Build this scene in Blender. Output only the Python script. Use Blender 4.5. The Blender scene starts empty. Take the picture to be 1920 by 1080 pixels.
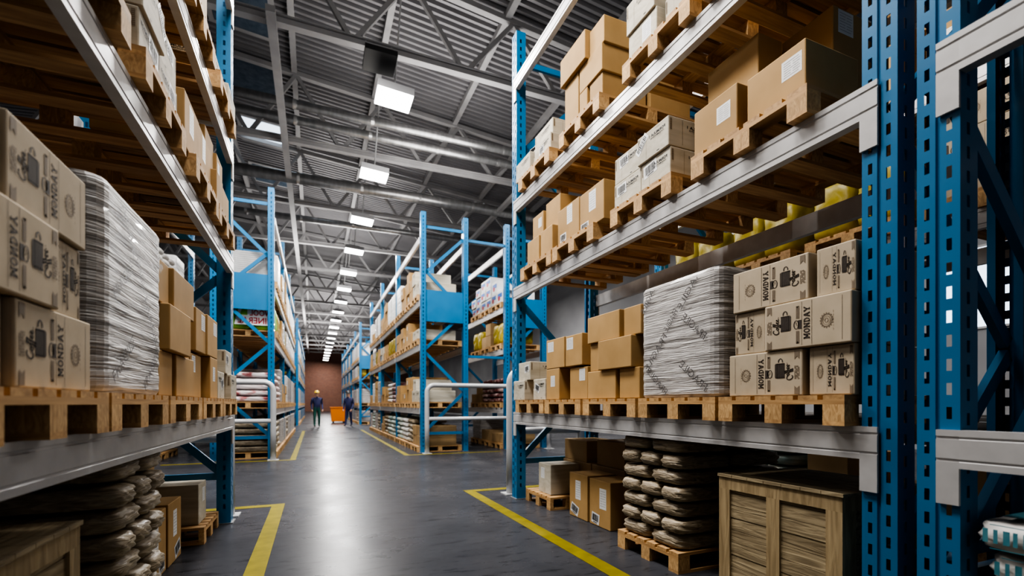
import bpy, bmesh, math, random
from math import sin, cos, pi, radians
R = random.Random(7)
SC = bpy.context.scene
COL = SC.collection

# ------------------------------------------------------------------ materials
def new_mat(name):
    m = bpy.data.materials.new(name); m.use_nodes = True
    nt = m.node_tree; b = nt.nodes['Principled BSDF']
    return m, nt, b

def surf(name, c1, c2=None, rough=.5, metal=0., scale=(6, 6, 6), detail=3., lo=.3, hi=.7, var=0., bump=0., bscale=None,
         coat=0., rough2=None, distort=0., spec=.5, rot=(0, 0, 0)):
    """two-tone noise surface in object space with per-object brightness variation"""
    m, nt, b = new_mat(name); N = nt.nodes; L = nt.links
    c2 = c2 or c1
    b.inputs['Roughness'].default_value = rough; b.inputs['Metallic'].default_value = metal
    b.inputs['Coat Weight'].default_value = coat; b.inputs['Specular IOR Level'].default_value = spec
    tc = N.new('ShaderNodeTexCoord'); mp = N.new('ShaderNodeMapping'); mp.inputs['Scale'].default_value = scale; mp.inputs['Rotation'].default_value = rot
    L.new(tc.outputs['Object'], mp.inputs['Vector'])
    src = mp.outputs['Vector']
    oi = N.new('ShaderNodeObjectInfo')
    ad = N.new('ShaderNodeVectorMath'); ad.operation = 'ADD'
    sc = N.new('ShaderNodeMath'); sc.operation = 'MULTIPLY'; sc.inputs[1].default_value = 37.
    L.new(oi.outputs['Random'], sc.inputs[0]); L.new(src, ad.inputs[0]); L.new(sc.outputs[0], ad.inputs[1])
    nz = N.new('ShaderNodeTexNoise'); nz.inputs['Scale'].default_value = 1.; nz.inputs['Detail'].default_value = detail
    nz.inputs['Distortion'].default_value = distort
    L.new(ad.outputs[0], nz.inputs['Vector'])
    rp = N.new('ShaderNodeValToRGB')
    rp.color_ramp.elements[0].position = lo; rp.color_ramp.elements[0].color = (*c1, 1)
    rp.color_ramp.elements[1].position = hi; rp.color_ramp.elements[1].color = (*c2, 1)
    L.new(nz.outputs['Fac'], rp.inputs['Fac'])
    out = rp.outputs['Color']
    if var:
        hs = N.new('ShaderNodeHueSaturation')
        mr = N.new('ShaderNodeMapRange'); mr.inputs['To Min'].default_value = 1 - var; mr.inputs['To Max'].default_value = 1 + var
        L.new(oi.outputs['Random'], mr.inputs['Value']); L.new(mr.outputs[0], hs.inputs['Value']); L.new(out, hs.inputs['Color'])
        out = hs.outputs['Color']
    L.new(out, b.inputs['Base Color'])
    if rough2 is not None:
        mr = N.new('ShaderNodeMapRange'); mr.inputs['To Min'].default_value = rough; mr.inputs['To Max'].default_value = rough2
        mr.inputs['From Min'].default_value = lo; mr.inputs['From Max'].default_value = hi
        L.new(nz.outputs['Fac'], mr.inputs['Value']); L.new(mr.outputs[0], b.inputs['Roughness'])
    if bump:
        bp = N.new('ShaderNodeBump'); bp.inputs['Strength'].default_value = bump; bp.inputs['Distance'].default_value = .01
        if bscale:
            mp2 = N.new('ShaderNodeMapping'); mp2.inputs['Scale'].default_value = bscale
            L.new(tc.outputs['Object'], mp2.inputs['Vector'])
            n2 = N.new('ShaderNodeTexNoise'); n2.inputs['Scale'].default_value = 1.; n2.inputs['Detail'].default_value = 3
            L.new(mp2.outputs['Vector'], n2.inputs['Vector']); L.new(n2.outputs['Fac'], bp.inputs['Height'])
        else:
            L.new(nz.outputs['Fac'], bp.inputs['Height'])
        L.new(bp.outputs['Normal'], b.inputs['Normal'])
    return m

def emit(name, col, strength):
    m, nt, b = new_mat(name)
    b.inputs['Base Color'].default_value = (*col, 1)
    b.inputs['Emission Color'].default_value = (*col, 1); b.inputs['Emission Strength'].default_value = strength
    return m

M = {}
M['blue'] = surf('blue_paint', (.010, .138, .300), (.013, .160, .335), .38, scale=(3, 3, 3), coat=.15)
M['beam'] = surf('beam_grey', (.50, .49, .49), (.56, .55, .55), .38, .25, scale=(2, 14, 14))
M['foot'] = surf('foot_steel', (.3, .3, .3), None, .4, .6)
WA, WB = (.34, .19, .075), (.58, .36, .165)
M['wood_x'] = surf('pallet_wood_lengthwise', WA, WB, .65, scale=(2.5, 38, 38), distort=.6, var=.16)
M['wood_y'] = surf('pallet_wood_crosswise', WA, WB, .65, scale=(38, 2.5, 38), distort=.6, var=.16)
M['wood_b'] = surf('pallet_block_wood', (.36, .21, .085), (.63, .41, .20), .7, scale=(30, 34, 12), distort=2.5, var=.14)
M['tan'] = surf('tan_cardboard', (.365, .228, .095), (.425, .27, .118), .7, scale=(5, 5, 5), var=.07, spec=.3)
M['kraft'] = surf('dull_brown_cardboard', (.30, .20, .10), (.36, .245, .125), .75, scale=(5, 5, 5), var=.1, spec=.3)
M['coffee'] = surf('pale_fibre_board', (.42, .345, .25), (.48, .40, .30), .75, scale=(9, 9, 9), var=.06, spec=.25)
M['formula'] = surf('grey_white_board', (.40, .36, .285), (.53, .49, .41), .65, scale=(1.5, 7, 16), var=.06, spec=.3, distort=1.)
M['ink'] = surf('dark_brown_ink', (.045, .032, .024), None, .7)
M['ink2'] = surf('faded_brown_ink', (.19, .145, .10), None, .7)
M['black'] = surf('black_print', (.012, .012, .013), None, .6)
M['paper'] = surf('white_paper', (.72, .72, .72), (.66, .66, .66), .5, scale=(20, 20, 20))
M['print'] = surf('grey_print', (.42, .42, .43), None, .6)
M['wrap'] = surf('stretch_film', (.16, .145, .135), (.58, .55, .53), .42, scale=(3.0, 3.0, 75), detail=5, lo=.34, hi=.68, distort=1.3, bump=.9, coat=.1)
M['wrapw'] = surf('white_stretch_film', (.50, .50, .50), (.75, .75, .75), .35, scale=(3, 3, 40), detail=4, bump=.5)
M['fragile'] = surf('grey_wrap_print', (.05, .045, .045), (.2, .19, .185), .4, scale=(30, 30, 60))
M['sack'] = surf('beige_sack_under_film', (.17, .13, .085), (.46, .385, .28), .5, scale=(9, 5, 42), detail=5, lo=.30, hi=.72, distort=1.6, bump=1., coat=.12, var=.07, rot=(.35, 0, 0))
M['sackw'] = surf('white_paper_sack', (.52, .50, .48), (.66, .64, .61), .6, scale=(7, 7, 7), bump=.35, var=.06)
M['sackp'] = surf('pink_white_sack', (.42, .12, .12), (.68, .60, .59), .55, scale=(5, 5, 9), lo=.36, hi=.5, bump=.3, var=.05)
M['sackr'] = surf('dark_red_sack', (.13, .035, .035), (.50, .38, .36), .55, scale=(7, 6, 9), lo=.45, hi=.62, bump=.3, var=.1)
M['sackt'] = surf('pale_green_sack', (.30, .42, .40), (.62, .64, .58), .55, scale=(6, 6, 6), lo=.38, hi=.6, bump=.3, var=.1)
M['teal'] = surf('teal_print', (.05, .20, .25), (.08, .25, .30), .6, scale=(25, 25, 25))
M['yellowbag'] = surf('yellow_plastic_bag', (.25, .19, .015), (.38, .30, .04), .4, scale=(8, 8, 8), bump=.4, var=.08)
M['greenbag'] = surf('green_plastic', (.14, .38, .02), (.24, .52, .05), .4, scale=(7, 7, 7), bump=.3)
M['red'] = surf('red_print', (.42, .015, .03), None, .5)
M['bluebox'] = surf('blue_print', (.02, .12, .45), None, .5)
M['whitebox'] = surf('white_carton', (.62, .63, .64), (.7, .7, .7), .55, var=.05)
M['sheet'] = surf('pale_board', (.34, .34, .34), (.42, .42, .42), .6)
M['crate'] = surf('weathered_crate_planks', (.19, .145, .085), (.46, .37, .235), .75, scale=(26, 3.0, 30), detail=6, distort=1.2, bump=.5)
M['crate_v'] = surf('weathered_crate_frame', (.25, .18, .095), (.44, .335, .195), .72, scale=(26, 26, 3), detail=6, distort=1.2, bump=.4)
M['rail'] = surf('rail_grey', (.46, .46, .47), (.5, .5, .5), .32, .1)
M['yellow'] = surf('floor_tape_yellow', (.15, .122, .004), (.21, .172, .007), .6, scale=(9, 9, 9), detail=5, spec=.12)
M['steel'] = surf('roof_steel', (.30, .295, .30), (.38, .375, .38), .5, .2, scale=(2, 2, 2))
M['duct'] = surf('galvanised_duct', (.36, .36, .36), (.52, .52, .52), .3, .75, scale=(9, 3, 3))
M['roof'] = surf('corrugated_sheet', (.21, .205, .215), (.28, .275, .285), .45, .35, scale=(.6, .6, .6))
M['wallg'] = surf('grey_wall_panels', (.22, .22, .23), (.36, .36, .37), .7, scale=(.25, .25, .4))
M['dark'] = surf('dark_box', (.014, .014, .015), None, .5)
M['lamp'] = emit('lamp_diffuser', (1, .985, .96), 14.)
M['window'] = emit('daylight_pane', (.75, .87, 1.), 2.2)
M['skyblue'] = surf('dim_skylight_glass', (.06, .085, .115), (.10, .13, .17), .15, 0)
M['skin'] = surf('skin', (.45, .26, .18), None, .6)
M['navy'] = surf('navy_cloth', (.012, .014, .06), (.02, .024, .085), .8)
M['greencl'] = surf('dark_green_cloth', (.01, .07, .055), (.015, .09, .07), .8)
M['hat'] = surf('yellow_helmet', (.62, .42, .03), None, .35)
M['orange'] = surf('orange_plastic', (.62, .18, .015), None, .4)
M['shoe'] = surf('black_shoe', (.015, .015, .015), None, .5)

# floor: polished concrete with mottled gloss
def floor_mat():
    m, nt, b = new_mat('polished_concrete'); N = nt.nodes; L = nt.links
    tc = N.new('ShaderNodeTexCoord')
    n1 = N.new('ShaderNodeTexNoise'); n1.inputs['Scale'].default_value = .7; n1.inputs['Detail'].default_value = 8; n1.inputs['Roughness'].default_value = .62
    n2 = N.new('ShaderNodeTexNoise'); n2.inputs['Scale'].default_value = 9; n2.inputs['Detail'].default_value = 6; n2.inputs['Roughness'].default_value = .7
    mpf = N.new('ShaderNodeMapping'); mpf.inputs['Scale'].default_value = (.45, 1.5, 1)
    L.new(tc.outputs['Object'], mpf.inputs['Vector']); L.new(mpf.outputs['Vector'], n2.inputs['Vector']); L.new(tc.outputs['Object'], n1.inputs['Vector'])
    r1 = N.new('ShaderNodeValToRGB'); e = r1.color_ramp.elements
    e[0].position = .32; e[0].color = (.033, .034, .040, 1); e[1].position = .7; e[1].color = (.070, .071, .079, 1)
    L.new(n1.outputs['Fac'], r1.inputs['Fac'])
    r2 = N.new('ShaderNodeValToRGB'); e = r2.color_ramp.elements
    e[0].position = .34; e[0].color = (.45, .45, .45, 1); e[1].position = .46; e[1].color = (1, 1, 1, 1)
    L.new(n2.outputs['Fac'], r2.inputs['Fac'])
    mx = N.new('ShaderNodeMix'); mx.data_type = 'RGBA'; mx.blend_type = 'MULTIPLY'; mx.inputs['Factor'].default_value = 1.
    L.new(r1.outputs['Color'], mx.inputs['A']); L.new(r2.outputs['Color'], mx.inputs['B'])
    L.new(mx.outputs['Result'], b.inputs['Base Color'])
    mr = N.new('ShaderNodeMapRange'); mr.inputs['From Min'].default_value = .3; mr.inputs['From Max'].default_value = .7
    mr.inputs['To Min'].default_value = .38; mr.inputs['To Max'].default_value = .2
    L.new(n1.outputs['Fac'], mr.inputs['Value']); L.new(mr.outputs[0], b.inputs['Roughness'])
    b.inputs['Specular IOR Level'].default_value = .06
    return m
M['floor'] = floor_mat()
def brick_mat():
    m, nt, b = new_mat('red_brick'); N = nt.nodes; L = nt.links
    tc = N.new('ShaderNodeTexCoord'); mp = N.new('ShaderNodeMapping'); mp.inputs['Rotation'].default_value = (radians(90), 0, 0)
    L.new(tc.outputs['Object'], mp.inputs['Vector'])
    br = N.new('ShaderNodeTexBrick'); br.inputs['Scale'].default_value = 2.
    br.inputs['Color1'].default_value = (.30, .13, .085, 1); br.inputs['Color2'].default_value = (.23, .10, .07, 1); br.inputs['Mortar'].default_value = (.25, .19, .16, 1)
    L.new(mp.outputs['Vector'], br.inputs['Vector']); L.new(br.outputs['Color'], b.inputs['Base Color']); b.inputs['Roughness'].default_value = .8
    return m
M['brick'] = brick_mat()

# ------------------------------------------------------------------ mesh helpers
CACHE = {}
class MB:
    def __init__(s): s.v = []; s.f = []; s.m = []
    def poly(s, pts, mi=0):
        k = len(s.v); s.v += [tuple(p) for p in pts]; s.f.append(tuple(range(k, k + len(pts)))); s.m.append(mi); return s
    def box(s, x0, x1, y0, y1, z0, z1, mi=0):
        k = len(s.v)
        s.v += [(x0, y0, z0), (x1, y0, z0), (x1, y1, z0), (x0, y1, z0), (x0, y0, z1), (x1, y0, z1), (x1, y1, z1), (x0, y1, z1)]
        for q in ((0, 3, 2, 1), (4, 5, 6, 7), (0, 1, 5, 4), (1, 2, 6, 5), (2, 3, 7, 6), (3, 0, 4, 7)):
            s.f.append(tuple(k + i for i in q)); s.m.append(mi)
        return s
    def bar(s, a, b, w, h, mi=0, up=(0, 1, 0)):
        """rectangular bar a-b; w across (along 'up' cross dir), h along up"""
        from mathutils import Vector
        a = Vector(a); b = Vector(b); d = (b - a).normalized(); u = Vector(up); r = d.cross(u).normalized(); u = r.cross(d).normalized()
        k = len(s.v)
        for p in (a, b):
            for i, j in ((-1, -1), (1, -1), (1, 1), (-1, 1)):
                s.v.append(tuple(p + r * (i * w / 2) + u * (j * h / 2)))
        for q in ((0, 3, 2, 1), (4, 5, 6, 7), (0, 1, 5, 4), (1, 2, 6, 5), (2, 3, 7, 6), (3, 0, 4, 7)):
            s.f.append(tuple(k + i for i in q)); s.m.append(mi)
        return s
    def tube(s, path, r, n=12, mi=0, cap=True):
        from mathutils import Vector
        P = [Vector(p) for p in path]; rings = []
        for i, p in enumerate(P):
            d = (P[min(i + 1, len(P) - 1)] - P[max(i - 1, 0)]).normalized()
            a = Vector((0, 1, 0)) if abs(d.y) < .9 else Vector((1, 0, 0))
            u = d.cross(a).normalized(); w = d.cross(u).normalized()
            k = len(s.v); rings.append(k)
            for j in range(n):
                t = 2 * pi * j / n; s.v.append(tuple(p + u * (r * cos(t)) + w * (r * sin(t))))
        for a, b in zip(rings, rings[1:]):
            for j in range(n):
                s.f.append((a + j, a + (j + 1) % n, b + (j + 1) % n, b + j)); s.m.append(mi)
        if cap:
            s.f.append(tuple(rings[0] + j for j in range(n - 1, -1, -1))); s.m.append(mi)
            s.f.append(tuple(rings[-1] + j for j in range(n))); s.m.append(mi)
        return s
    def mesh(s, name, mats, mir=False, smooth=False, recalc=True):
        me = bpy.data.meshes.new(name)
        v = [(-x, y, z) for x, y, z in s.v] if mir else s.v
        f = [tuple(reversed(q)) for q in s.f] if mir else s.f
        me.from_pydata(v, [], f)
        for m in mats: me.materials.append(M[m])
        me.polygons.foreach_set('material_index', s.m)
        if smooth: me.polygons.foreach_set('use_smooth', [True] * len(s.f))
        me.update(); return me

def link(name, me, loc=(0, 0, 0), parent=None, rot=None):
    o = bpy.data.objects.new(name, me); COL.objects.link(o); o.location = loc
    if rot: o.rotation_euler = rot
    if parent: o.parent = parent
    return o
def tag(o, label, cat, group=None):
    o['label'] = label; o['category'] = cat
    if not 4 <= len(label.split()) <= 16: print('LABEL', len(label.split()), label)
    if group: o['group'] = group
    return o
def thing(name, label, cat, loc=(0, 0, 0), group=None, rot=None):
    return tag(link(name, None, loc, None, rot), label, cat, group)
def structure(name, me, loc=(0, 0, 0)):
    o = link(name, me, loc); o['kind'] = 'structure'; return o

XM = 1.51      # the left-hand rack mirrors the right-hand one about the aisle centre
class Side:
    def __init__(s, mir): s.mir = mir; s.name = 'left' if mir else 'right'
    def w(s, x, y, z): return (XM - x, y, z) if s.mir else (x, y, z)      # top-level place
    def l(s, x, y, z): return (-x, y, z) if s.mir else (x, y, z)          # place inside a thing
    def me(s, key, fn, mats, name='m', smooth=False):
        k = (key, s.mir, tuple(mats))
        if k not in CACHE: CACHE[k] = fn().mesh(name, mats, s.mir, smooth)
        return CACHE[k]
RIGHT, LEFT = Side(False), Side(True)

def chamfer_box(dx, dy, dz, c=.006, seg=2):
    bm = bmesh.new(); bmesh.ops.create_cube(bm, size=1.)
    bmesh.ops.scale(bm, vec=(dx, dy, dz), verts=bm.verts); bmesh.ops.translate(bm, vec=(0, 0, dz / 2), verts=bm.verts)
    bmesh.ops.bevel(bm, geom=bm.edges[:], offset=c, segments=seg, profile=.5, affect='EDGES', clamp_overlap=True)
    return bm
def bm_mesh(bm, name, mat, smooth=False):
    me = bpy.data.meshes.new(name); bm.to_mesh(me); bm.free(); me.materials.append(M[mat])
    if smooth: me.polygons.foreach_set('use_smooth', [True] * len(me.polygons))
    return me
def carton_mesh(dx, dy, dz, mat):
    k = ('carton', round(dx, 3), round(dy, 3), round(dz, 3), mat)
    if k not in CACHE: CACHE[k] = bm_mesh(chamfer_box(dx, dy, dz), 'carton', mat)
    return CACHE[k]

# ------------------------------------------------------------------ flat art (polygons in metres, u right, v up)
def rect(u0, v0, u1, v1): return [(u0, v0), (u1, v0), (u1, v1), (u0, v1)]
def seg(a, b, t):
    dx, dy = b[0] - a[0], b[1] - a[1]; L = math.hypot(dx, dy) or 1; nx, ny = -dy / L * t / 2, dx / L * t / 2
    return [(a[0] + nx, a[1] + ny), (a[0] - nx, a[1] - ny), (b[0] - nx, b[1] - ny), (b[0] + nx, b[1] + ny)]
def ring(cx, cy, rx, ry, t, n=20, a0=0, a1=360):
    out = []
    for i in range(n):
        p, q = radians(a0 + (a1 - a0) * i / n), radians(a0 + (a1 - a0) * (i + 1) / n)
        out.append([(cx + rx * cos(p), cy + ry * sin(p)), (cx + rx * cos(q), cy + ry * sin(q)),
                    (cx + (rx - t) * cos(q), cy + (ry - t) * sin(q)), (cx + (rx - t) * cos(p), cy + (ry - t) * sin(p))])
    return out
def disc(cx, cy, rx, ry, n=20): return [(cx + rx * cos(2 * pi * i / n), cy + ry * sin(2 * pi * i / n)) for i in range(n)]
def slab_word(word):
    """slab-serif letters in a box 0..len x 0..1, stroke polygons"""
    out = []; x = 0.
    def S(a, b, t=.2): out.append([(p[0] + x, p[1]) for p in seg(a, b, t)])
    def B(u0, v0, u1, v1): out.append([(p[0] + x, p[1]) for p in rect(u0, v0, u1, v1)])
    for ch in word:
        if ch == 'M':
            B(.1, 0, .28, 1); B(.82, 0, 1., 1); S((.2, .98), (.55, .25)); S((.9, .98), (.55, .25))
            B(0, 0, .38, .12); B(.72, 0, 1.1, .12); B(0, .88, .3, 1); B(.8, .88, 1.1, 1); x += 1.2
        elif ch == 'O':
            for q in ring(.42, .5, .42, .52, .19, 24): out.append([(p[0] + x, p[1]) for p in q])
            x += .95
        elif ch == 'N':
            B(.1, 0, .27, 1); B(.73, 0, .9, 1); S((.16, .97), (.84, .03), .22); B(0, 0, .36, .12); B(0, .88, .28, 1); B(.62, .88, 1., 1); x += 1.1
        elif ch == 'D':
            B(.1, 0, .29, 1); B(0, 0, .45, .14); B(0, .86, .45, 1)
            for q in ring(.4, .5, .45, .5, .18, 14, -90, 90): out.append([(p[0] + x, p[1]) for p in q])
            x += .97
        elif ch == 'A':
            S((.16, .02), (.48, 1)); S((.84, .02), (.52, 1)); B(.28, .28, .72, .42); B(0, 0, .36, .12); B(.64, 0, 1., .12); x += 1.08
        elif ch == 'Y':
            S((.12, .96), (.5, .45)); S((.88, .96), (.5, .45)); B(.41, 0, .6, .5); B(.28, 0, .73, .12); B(-.02, .88, .32, 1); B(.68, .88, 1.02, 1); x += 1.05
    return out, x - .08
def script_coffee():
    """handwritten 'Coffee.' in about 0..3.4 x -.4..1.2"""
    st = [[(.95, .85), (.8, 1.02), (.5, 1.), (.2, .7), (.12, .35), (.3, .05), (.62, .02), (.95, .22)],
          [(1.15, .45), (1., .3), (1.02, .08), (1.2, .02), (1.36, .2), (1.32, .42), (1.15, .45), (1.3, .36), (1.5, .4)],
          [(1.5, .3), (1.8, .75), (1.92, 1.05), (1.78, 1.08), (1.66, .6), (1.58, -.2), (1.5, -.38), (1.42, -.25), (1.62, .1), (1.85, .2)],
          [(1.85, .3), (2.12, .75), (2.24, 1.05), (2.1, 1.08), (1.98, .6), (1.9, -.2), (1.8, -.38), (1.73, -.25), (1.95, .1), (2.15, .2)],
          [(2.15, .2), (2.42, .3), (2.48, .45), (2.33, .48), (2.22, .28), (2.32, .04), (2.52, .05), (2.66, .22)],
          [(2.66, .22), (2.9, .3), (2.96, .45), (2.81, .48), (2.7, .28), (2.8, .04), (3., .05), (3.14, .2)], [(3.3, .02), (3.38, .1)]]
    out = []
    for k, s in enumerate(st):
        for a, b in zip(s, s[1:]): out.append(seg(a, b, .17 if k == 0 else .13))
        for p in s[1:-1]: out.append(disc(p[0], p[1], .065, .065, 8))
    return out
def rot_up(polys, u0, v0, u1, v1, w, h):
    """map a wide 0..w x 0..h drawing, turned to read upward, into the rectangle (u0..u1, v0..v1)"""
    return [[(u1 - y / h * (u1 - u0), v0 + x / w * (v1 - v0)) for x, y in p] for p in polys]
def coffee_art(W, H, lo=0., hi=1., vlo=-9., vhi=9.):
    """ink polygons for one carton face: W x H metres, drawn as read when not mirrored"""
    P0, P1 = [], []
    def q(l, p): l.append([(u * W, v * H) for u, v in p])
    # swallow-tail ribbons with small lettering between them
    q(P1, [(.035, .96), (.095, .96), (.095, .78), (.065, .84), (.035, .78)])
    q(P1, [(.035, .03), (.095, .03), (.095, .21), (.065, .16), (.035, .21)])
    for i in range(5):
        u = .036 + i * .0125
        for j in range(9):
            if (i * 5 + j * 3) % 7 != 3: q(P1, rect(u, .36 + j * .032, u + .009, .385 + j * .032))
    for p in rot_up(script_coffee(), .11, .33, .19, .72, 3.45, 1.1): q(P0, p)
    # cup lying on its saucer, handle up
    for i in range(7):
        u = .215 + i * .0145
        q(P0, rect(u, .40, u + .0115, .70))
    q(P0, rect(.213, .385, .318, .41)); q(P0, rect(.213, .69, .318, .715)); q(P0, rect(.31, .39, .322, .71))
    q(P0, [(.326, .38), (.340, .41), (.340, .69), (.326, .72)])
    for p in ring(.268, .75, .032, .075, .014, 14, -10, 190): q(P0, p)
    # clock with banner
    for v0, v1 in ((.10, .36), (.62, .88)):
        for i in range(3):
            u = .402 + i * .0135
            q(P1, rect(u, v0, u + .011, v1))
    q(P1, [(.400, .10), (.44, .10), (.42, .14)]); q(P1, [(.400, .88), (.44, .88), (.42, .84)])
    q(P0, rect(.425, .40, .468, .58))
    for p in ring(.405, .49, .034, .095, .012, 18): q(P0, p)
    q(P0, seg((.405, .49), (.405, .54), .006)); q(P0, seg((.405, .49), (.42, .47), .006))
    q(P0, rect(.467, .05, .4705, .96)); q(P0, rect(.582, .05, .5855, .96))
    wd, ww = slab_word('MONDAY')
    for p in rot_up(wd, .492, .17, .562, .84, ww, 1.): q(P0, p)
    # round emblem
    for a, b, t in ((.062, .13, .012), (.042, .088, .006), (.022, .046, .008)):
        for p in ring(.745, .49, a, b, t, 18): q(P1, p)
    for i in range(16):
        a = 2 * pi * i / 16; q(P1, rect(.745 + .066 * cos(a) - .006, .49 + .14 * sin(a) - .012, .745 + .066 * cos(a) + .006, .49 + .14 * sin(a) + .012))
    for j in range(6): q(P1, rect(.815, .28 + j * .07, .818, .32 + j * .07))
    q(P0, rect(.905, .07, .9085, .93))
    both = [(p, 0) for p in P0] + [(p, 1) for p in P1]
    return [(p, m) for p, m in both if lo <= sum(q[0] for q in p) / len(p) / W < hi and vlo <= sum(q[1] for q in p) / len(p) / H < vhi]

_txt = {}
def text_polys(body, bold=.0):
    """triangulated outline of a line of text, cap height about .7, from Blender's built-in font"""
    k = (body, bold)
    if k not in _txt:
        cu = bpy.data.curves.new('t', 'FONT'); cu.body = body; cu.offset = bold; cu.resolution_u = 2
        o = bpy.data.objects.new('t', cu); COL.objects.link(o)
        bpy.context.view_layer.update()
        me = bpy.data.meshes.new_from_object(o.evaluated_get(bpy.context.evaluated_depsgraph_get()))
        vs = [(v.co.x, v.co.y) for v in me.vertices]
        ps = [[vs[i] for i in p.vertices] for p in me.polygons]
        bpy.data.objects.remove(o); bpy.data.curves.remove(cu); bpy.data.meshes.remove(me)
        xs = [p[0] for q in ps for p in q]; ys = [p[1] for q in ps for p in q]
        x0, x1, y0, y1 = min(xs), max(xs), min(ys), max(ys)
        _txt[k] = [[((x - x0) / (x1 - x0), (y - y0) / (y1 - y0)) for x, y in p] for p in ps]
    return _txt[k]
def place_text(body, u0, v0, u1, v1, bold=.0): return [[(u0 + x * (u1 - u0), v0 + y * (v1 - v0)) for x, y in p] for p in text_polys(body, bold)]
def formula_art(W, H):
    out = [(p, 0) for p in place_text('FORMULA 1', .10 * W, .70 * H, .60 * W, .80 * H, .03)]
    out += [(p, 0) for p in place_text('CHAMPIONS', .14 * W, .62 * H, .56 * W, .675 * H, .015)]
    out += [(p, 0) for p in place_text('sport line', .22 * W, .575 * H, .46 * W, .605 * H)]
    out += [(rect(.25 * W, .90 * H, .42 * W, .91 * H), 1), (rect(.28 * W, .08 * H, .36 * W, .105 * H), 0)]
    out += [(rect(.70 * W, .1 * H, .705 * W, .92 * H), 1)]
    for j in range(9): out.append((rect(.93 * W, (.55 + .042 * j) * H, .97 * W, (.58 + .042 * j) * H), 1))
    return out
def label_art(w, h):
    out = [(rect(0, 0, w, h), 0)]
    for k in range(7):
        v = h * (.9 - k * .12); n = 2 if k % 3 else 1
        for j in range(n):
            a = .1 + j * .45; out.append((rect(w * a, v - h * .05, w * (a + (.36 if n == 2 else .75)), v - h * .02), 1))
    return out
def barcode_art(w, h, ang):
    base = [(rect(0, 0, w, h), 0)]; u = .1
    rr = random.Random(int(w * 1e4))
    while u < .88:
        t = rr.choice((.02, .035, .055)); base.append((rect(w * u, h * .22, w * (u + t), h * .86), 1)); u += t + rr.choice((.02, .03))
    base.append((rect(w * .25, h * .08, w * .75, h * .15), 1))
    ca, sa = cos(ang), sin(ang)
    return [([(x * ca - y * sa, x * sa + y * ca) for x, y in p], m) for p, m in base]
def art_mb(art, face, du, dv, W, mirrored, D, off=.0012):
    """lay art on a carton face. face F looks to the aisle (-x), N looks back at the viewer (-y); D = (dx,dy,dz) of the carton"""
    mb = MB()
    for p, mi in art:
        o = off if not (mi == 0 and len(art) > 1 and art[0] == (p, mi)) else off * .5
        pts = []
        for u, v in p:
            uu = (W - u) if mirrored else u
            uu += du; vv = v + dv
            pts.append((-D[0] / 2 - o, D[1] / 2 - uu, vv) if face == 'F' else (-D[0] / 2 + uu, -D[1] / 2 - o, vv))
        if mirrored: pts.reverse()
        pts.reverse()
        mb.poly(pts, mi)
    return mb

# ------------------------------------------------------------------ pallets
PH = .14
def p_deck():
    mb = MB(); n = 6; w = .098
    for i in range(n):
        y = -.36 + w / 2 + i * (.72 - w) / (n - 1); mb.box(0, 1.1, y - w / 2, y + w / 2, .119, .14)
    return mb
def p_plain():
    mb = p_deck()
    for x in (0, .5, 1.0): mb.box(x, x + .1, -.36, .36, .097, .119)
    for x in (0, .5, 1.0):
        for y in (-.31, 0, .31): mb.box(x, x + .1, y - .05, y + .05, .02, .097, 1)
    for y in (-.31, 0, .31): mb.box(0, 1.1, y - .05, y + .05, 0, .02)
    return mb
def pallet(S, x, y0, y1, z, label, group, depth=1.1, full=True):
    k = (y1 - y0) / .72; kx = depth / 1.1
    if not full:
        o = link('pallet', S.me('plainpallet', p_plain, ['wood_x', 'wood_b'], 'pallet'), S.w(x, (y0 + y1) / 2, z)); o.scale = (kx, k, 1)
        return tag(o, label, 'pallet', group)
    t = thing('pallet', label, 'pallet', S.w(x, (y0 + y1) / 2, z), group)
    def mk(key, name, fn, mats, loc=(0, 0, 0)):
        def g():
            mb = fn(); mb.v = [(a * kx, b * k, c) for a, b, c in mb.v]; return mb
        return link(name, S.me((key, round(k, 3), round(kx, 3)), g, mats, name), S.l(*loc), t)
    mk('deck', 'deck', p_deck, ['wood_x'])
    for xx in (0, .5, 1.0):
        mk('stringer', 'stringer_board', lambda: MB().box(0, .1, -.36, .36, .097, .119), ['wood_y'], (xx * kx, 0, 0))
        for yy in (-.31, 0, .31):
            mk('block', 'block', lambda: MB().box(0, .1, -.05, .05, .02, .097), ['wood_b'], (xx * kx, yy * k, 0))
    for yy in (-.31, 0, .31):
        mk('skid', 'bottom_board', lambda: MB().box(0, 1.1, -.05, .05, 0, .02), ['wood_x'], (0, yy * k, 0))
    return t

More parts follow.
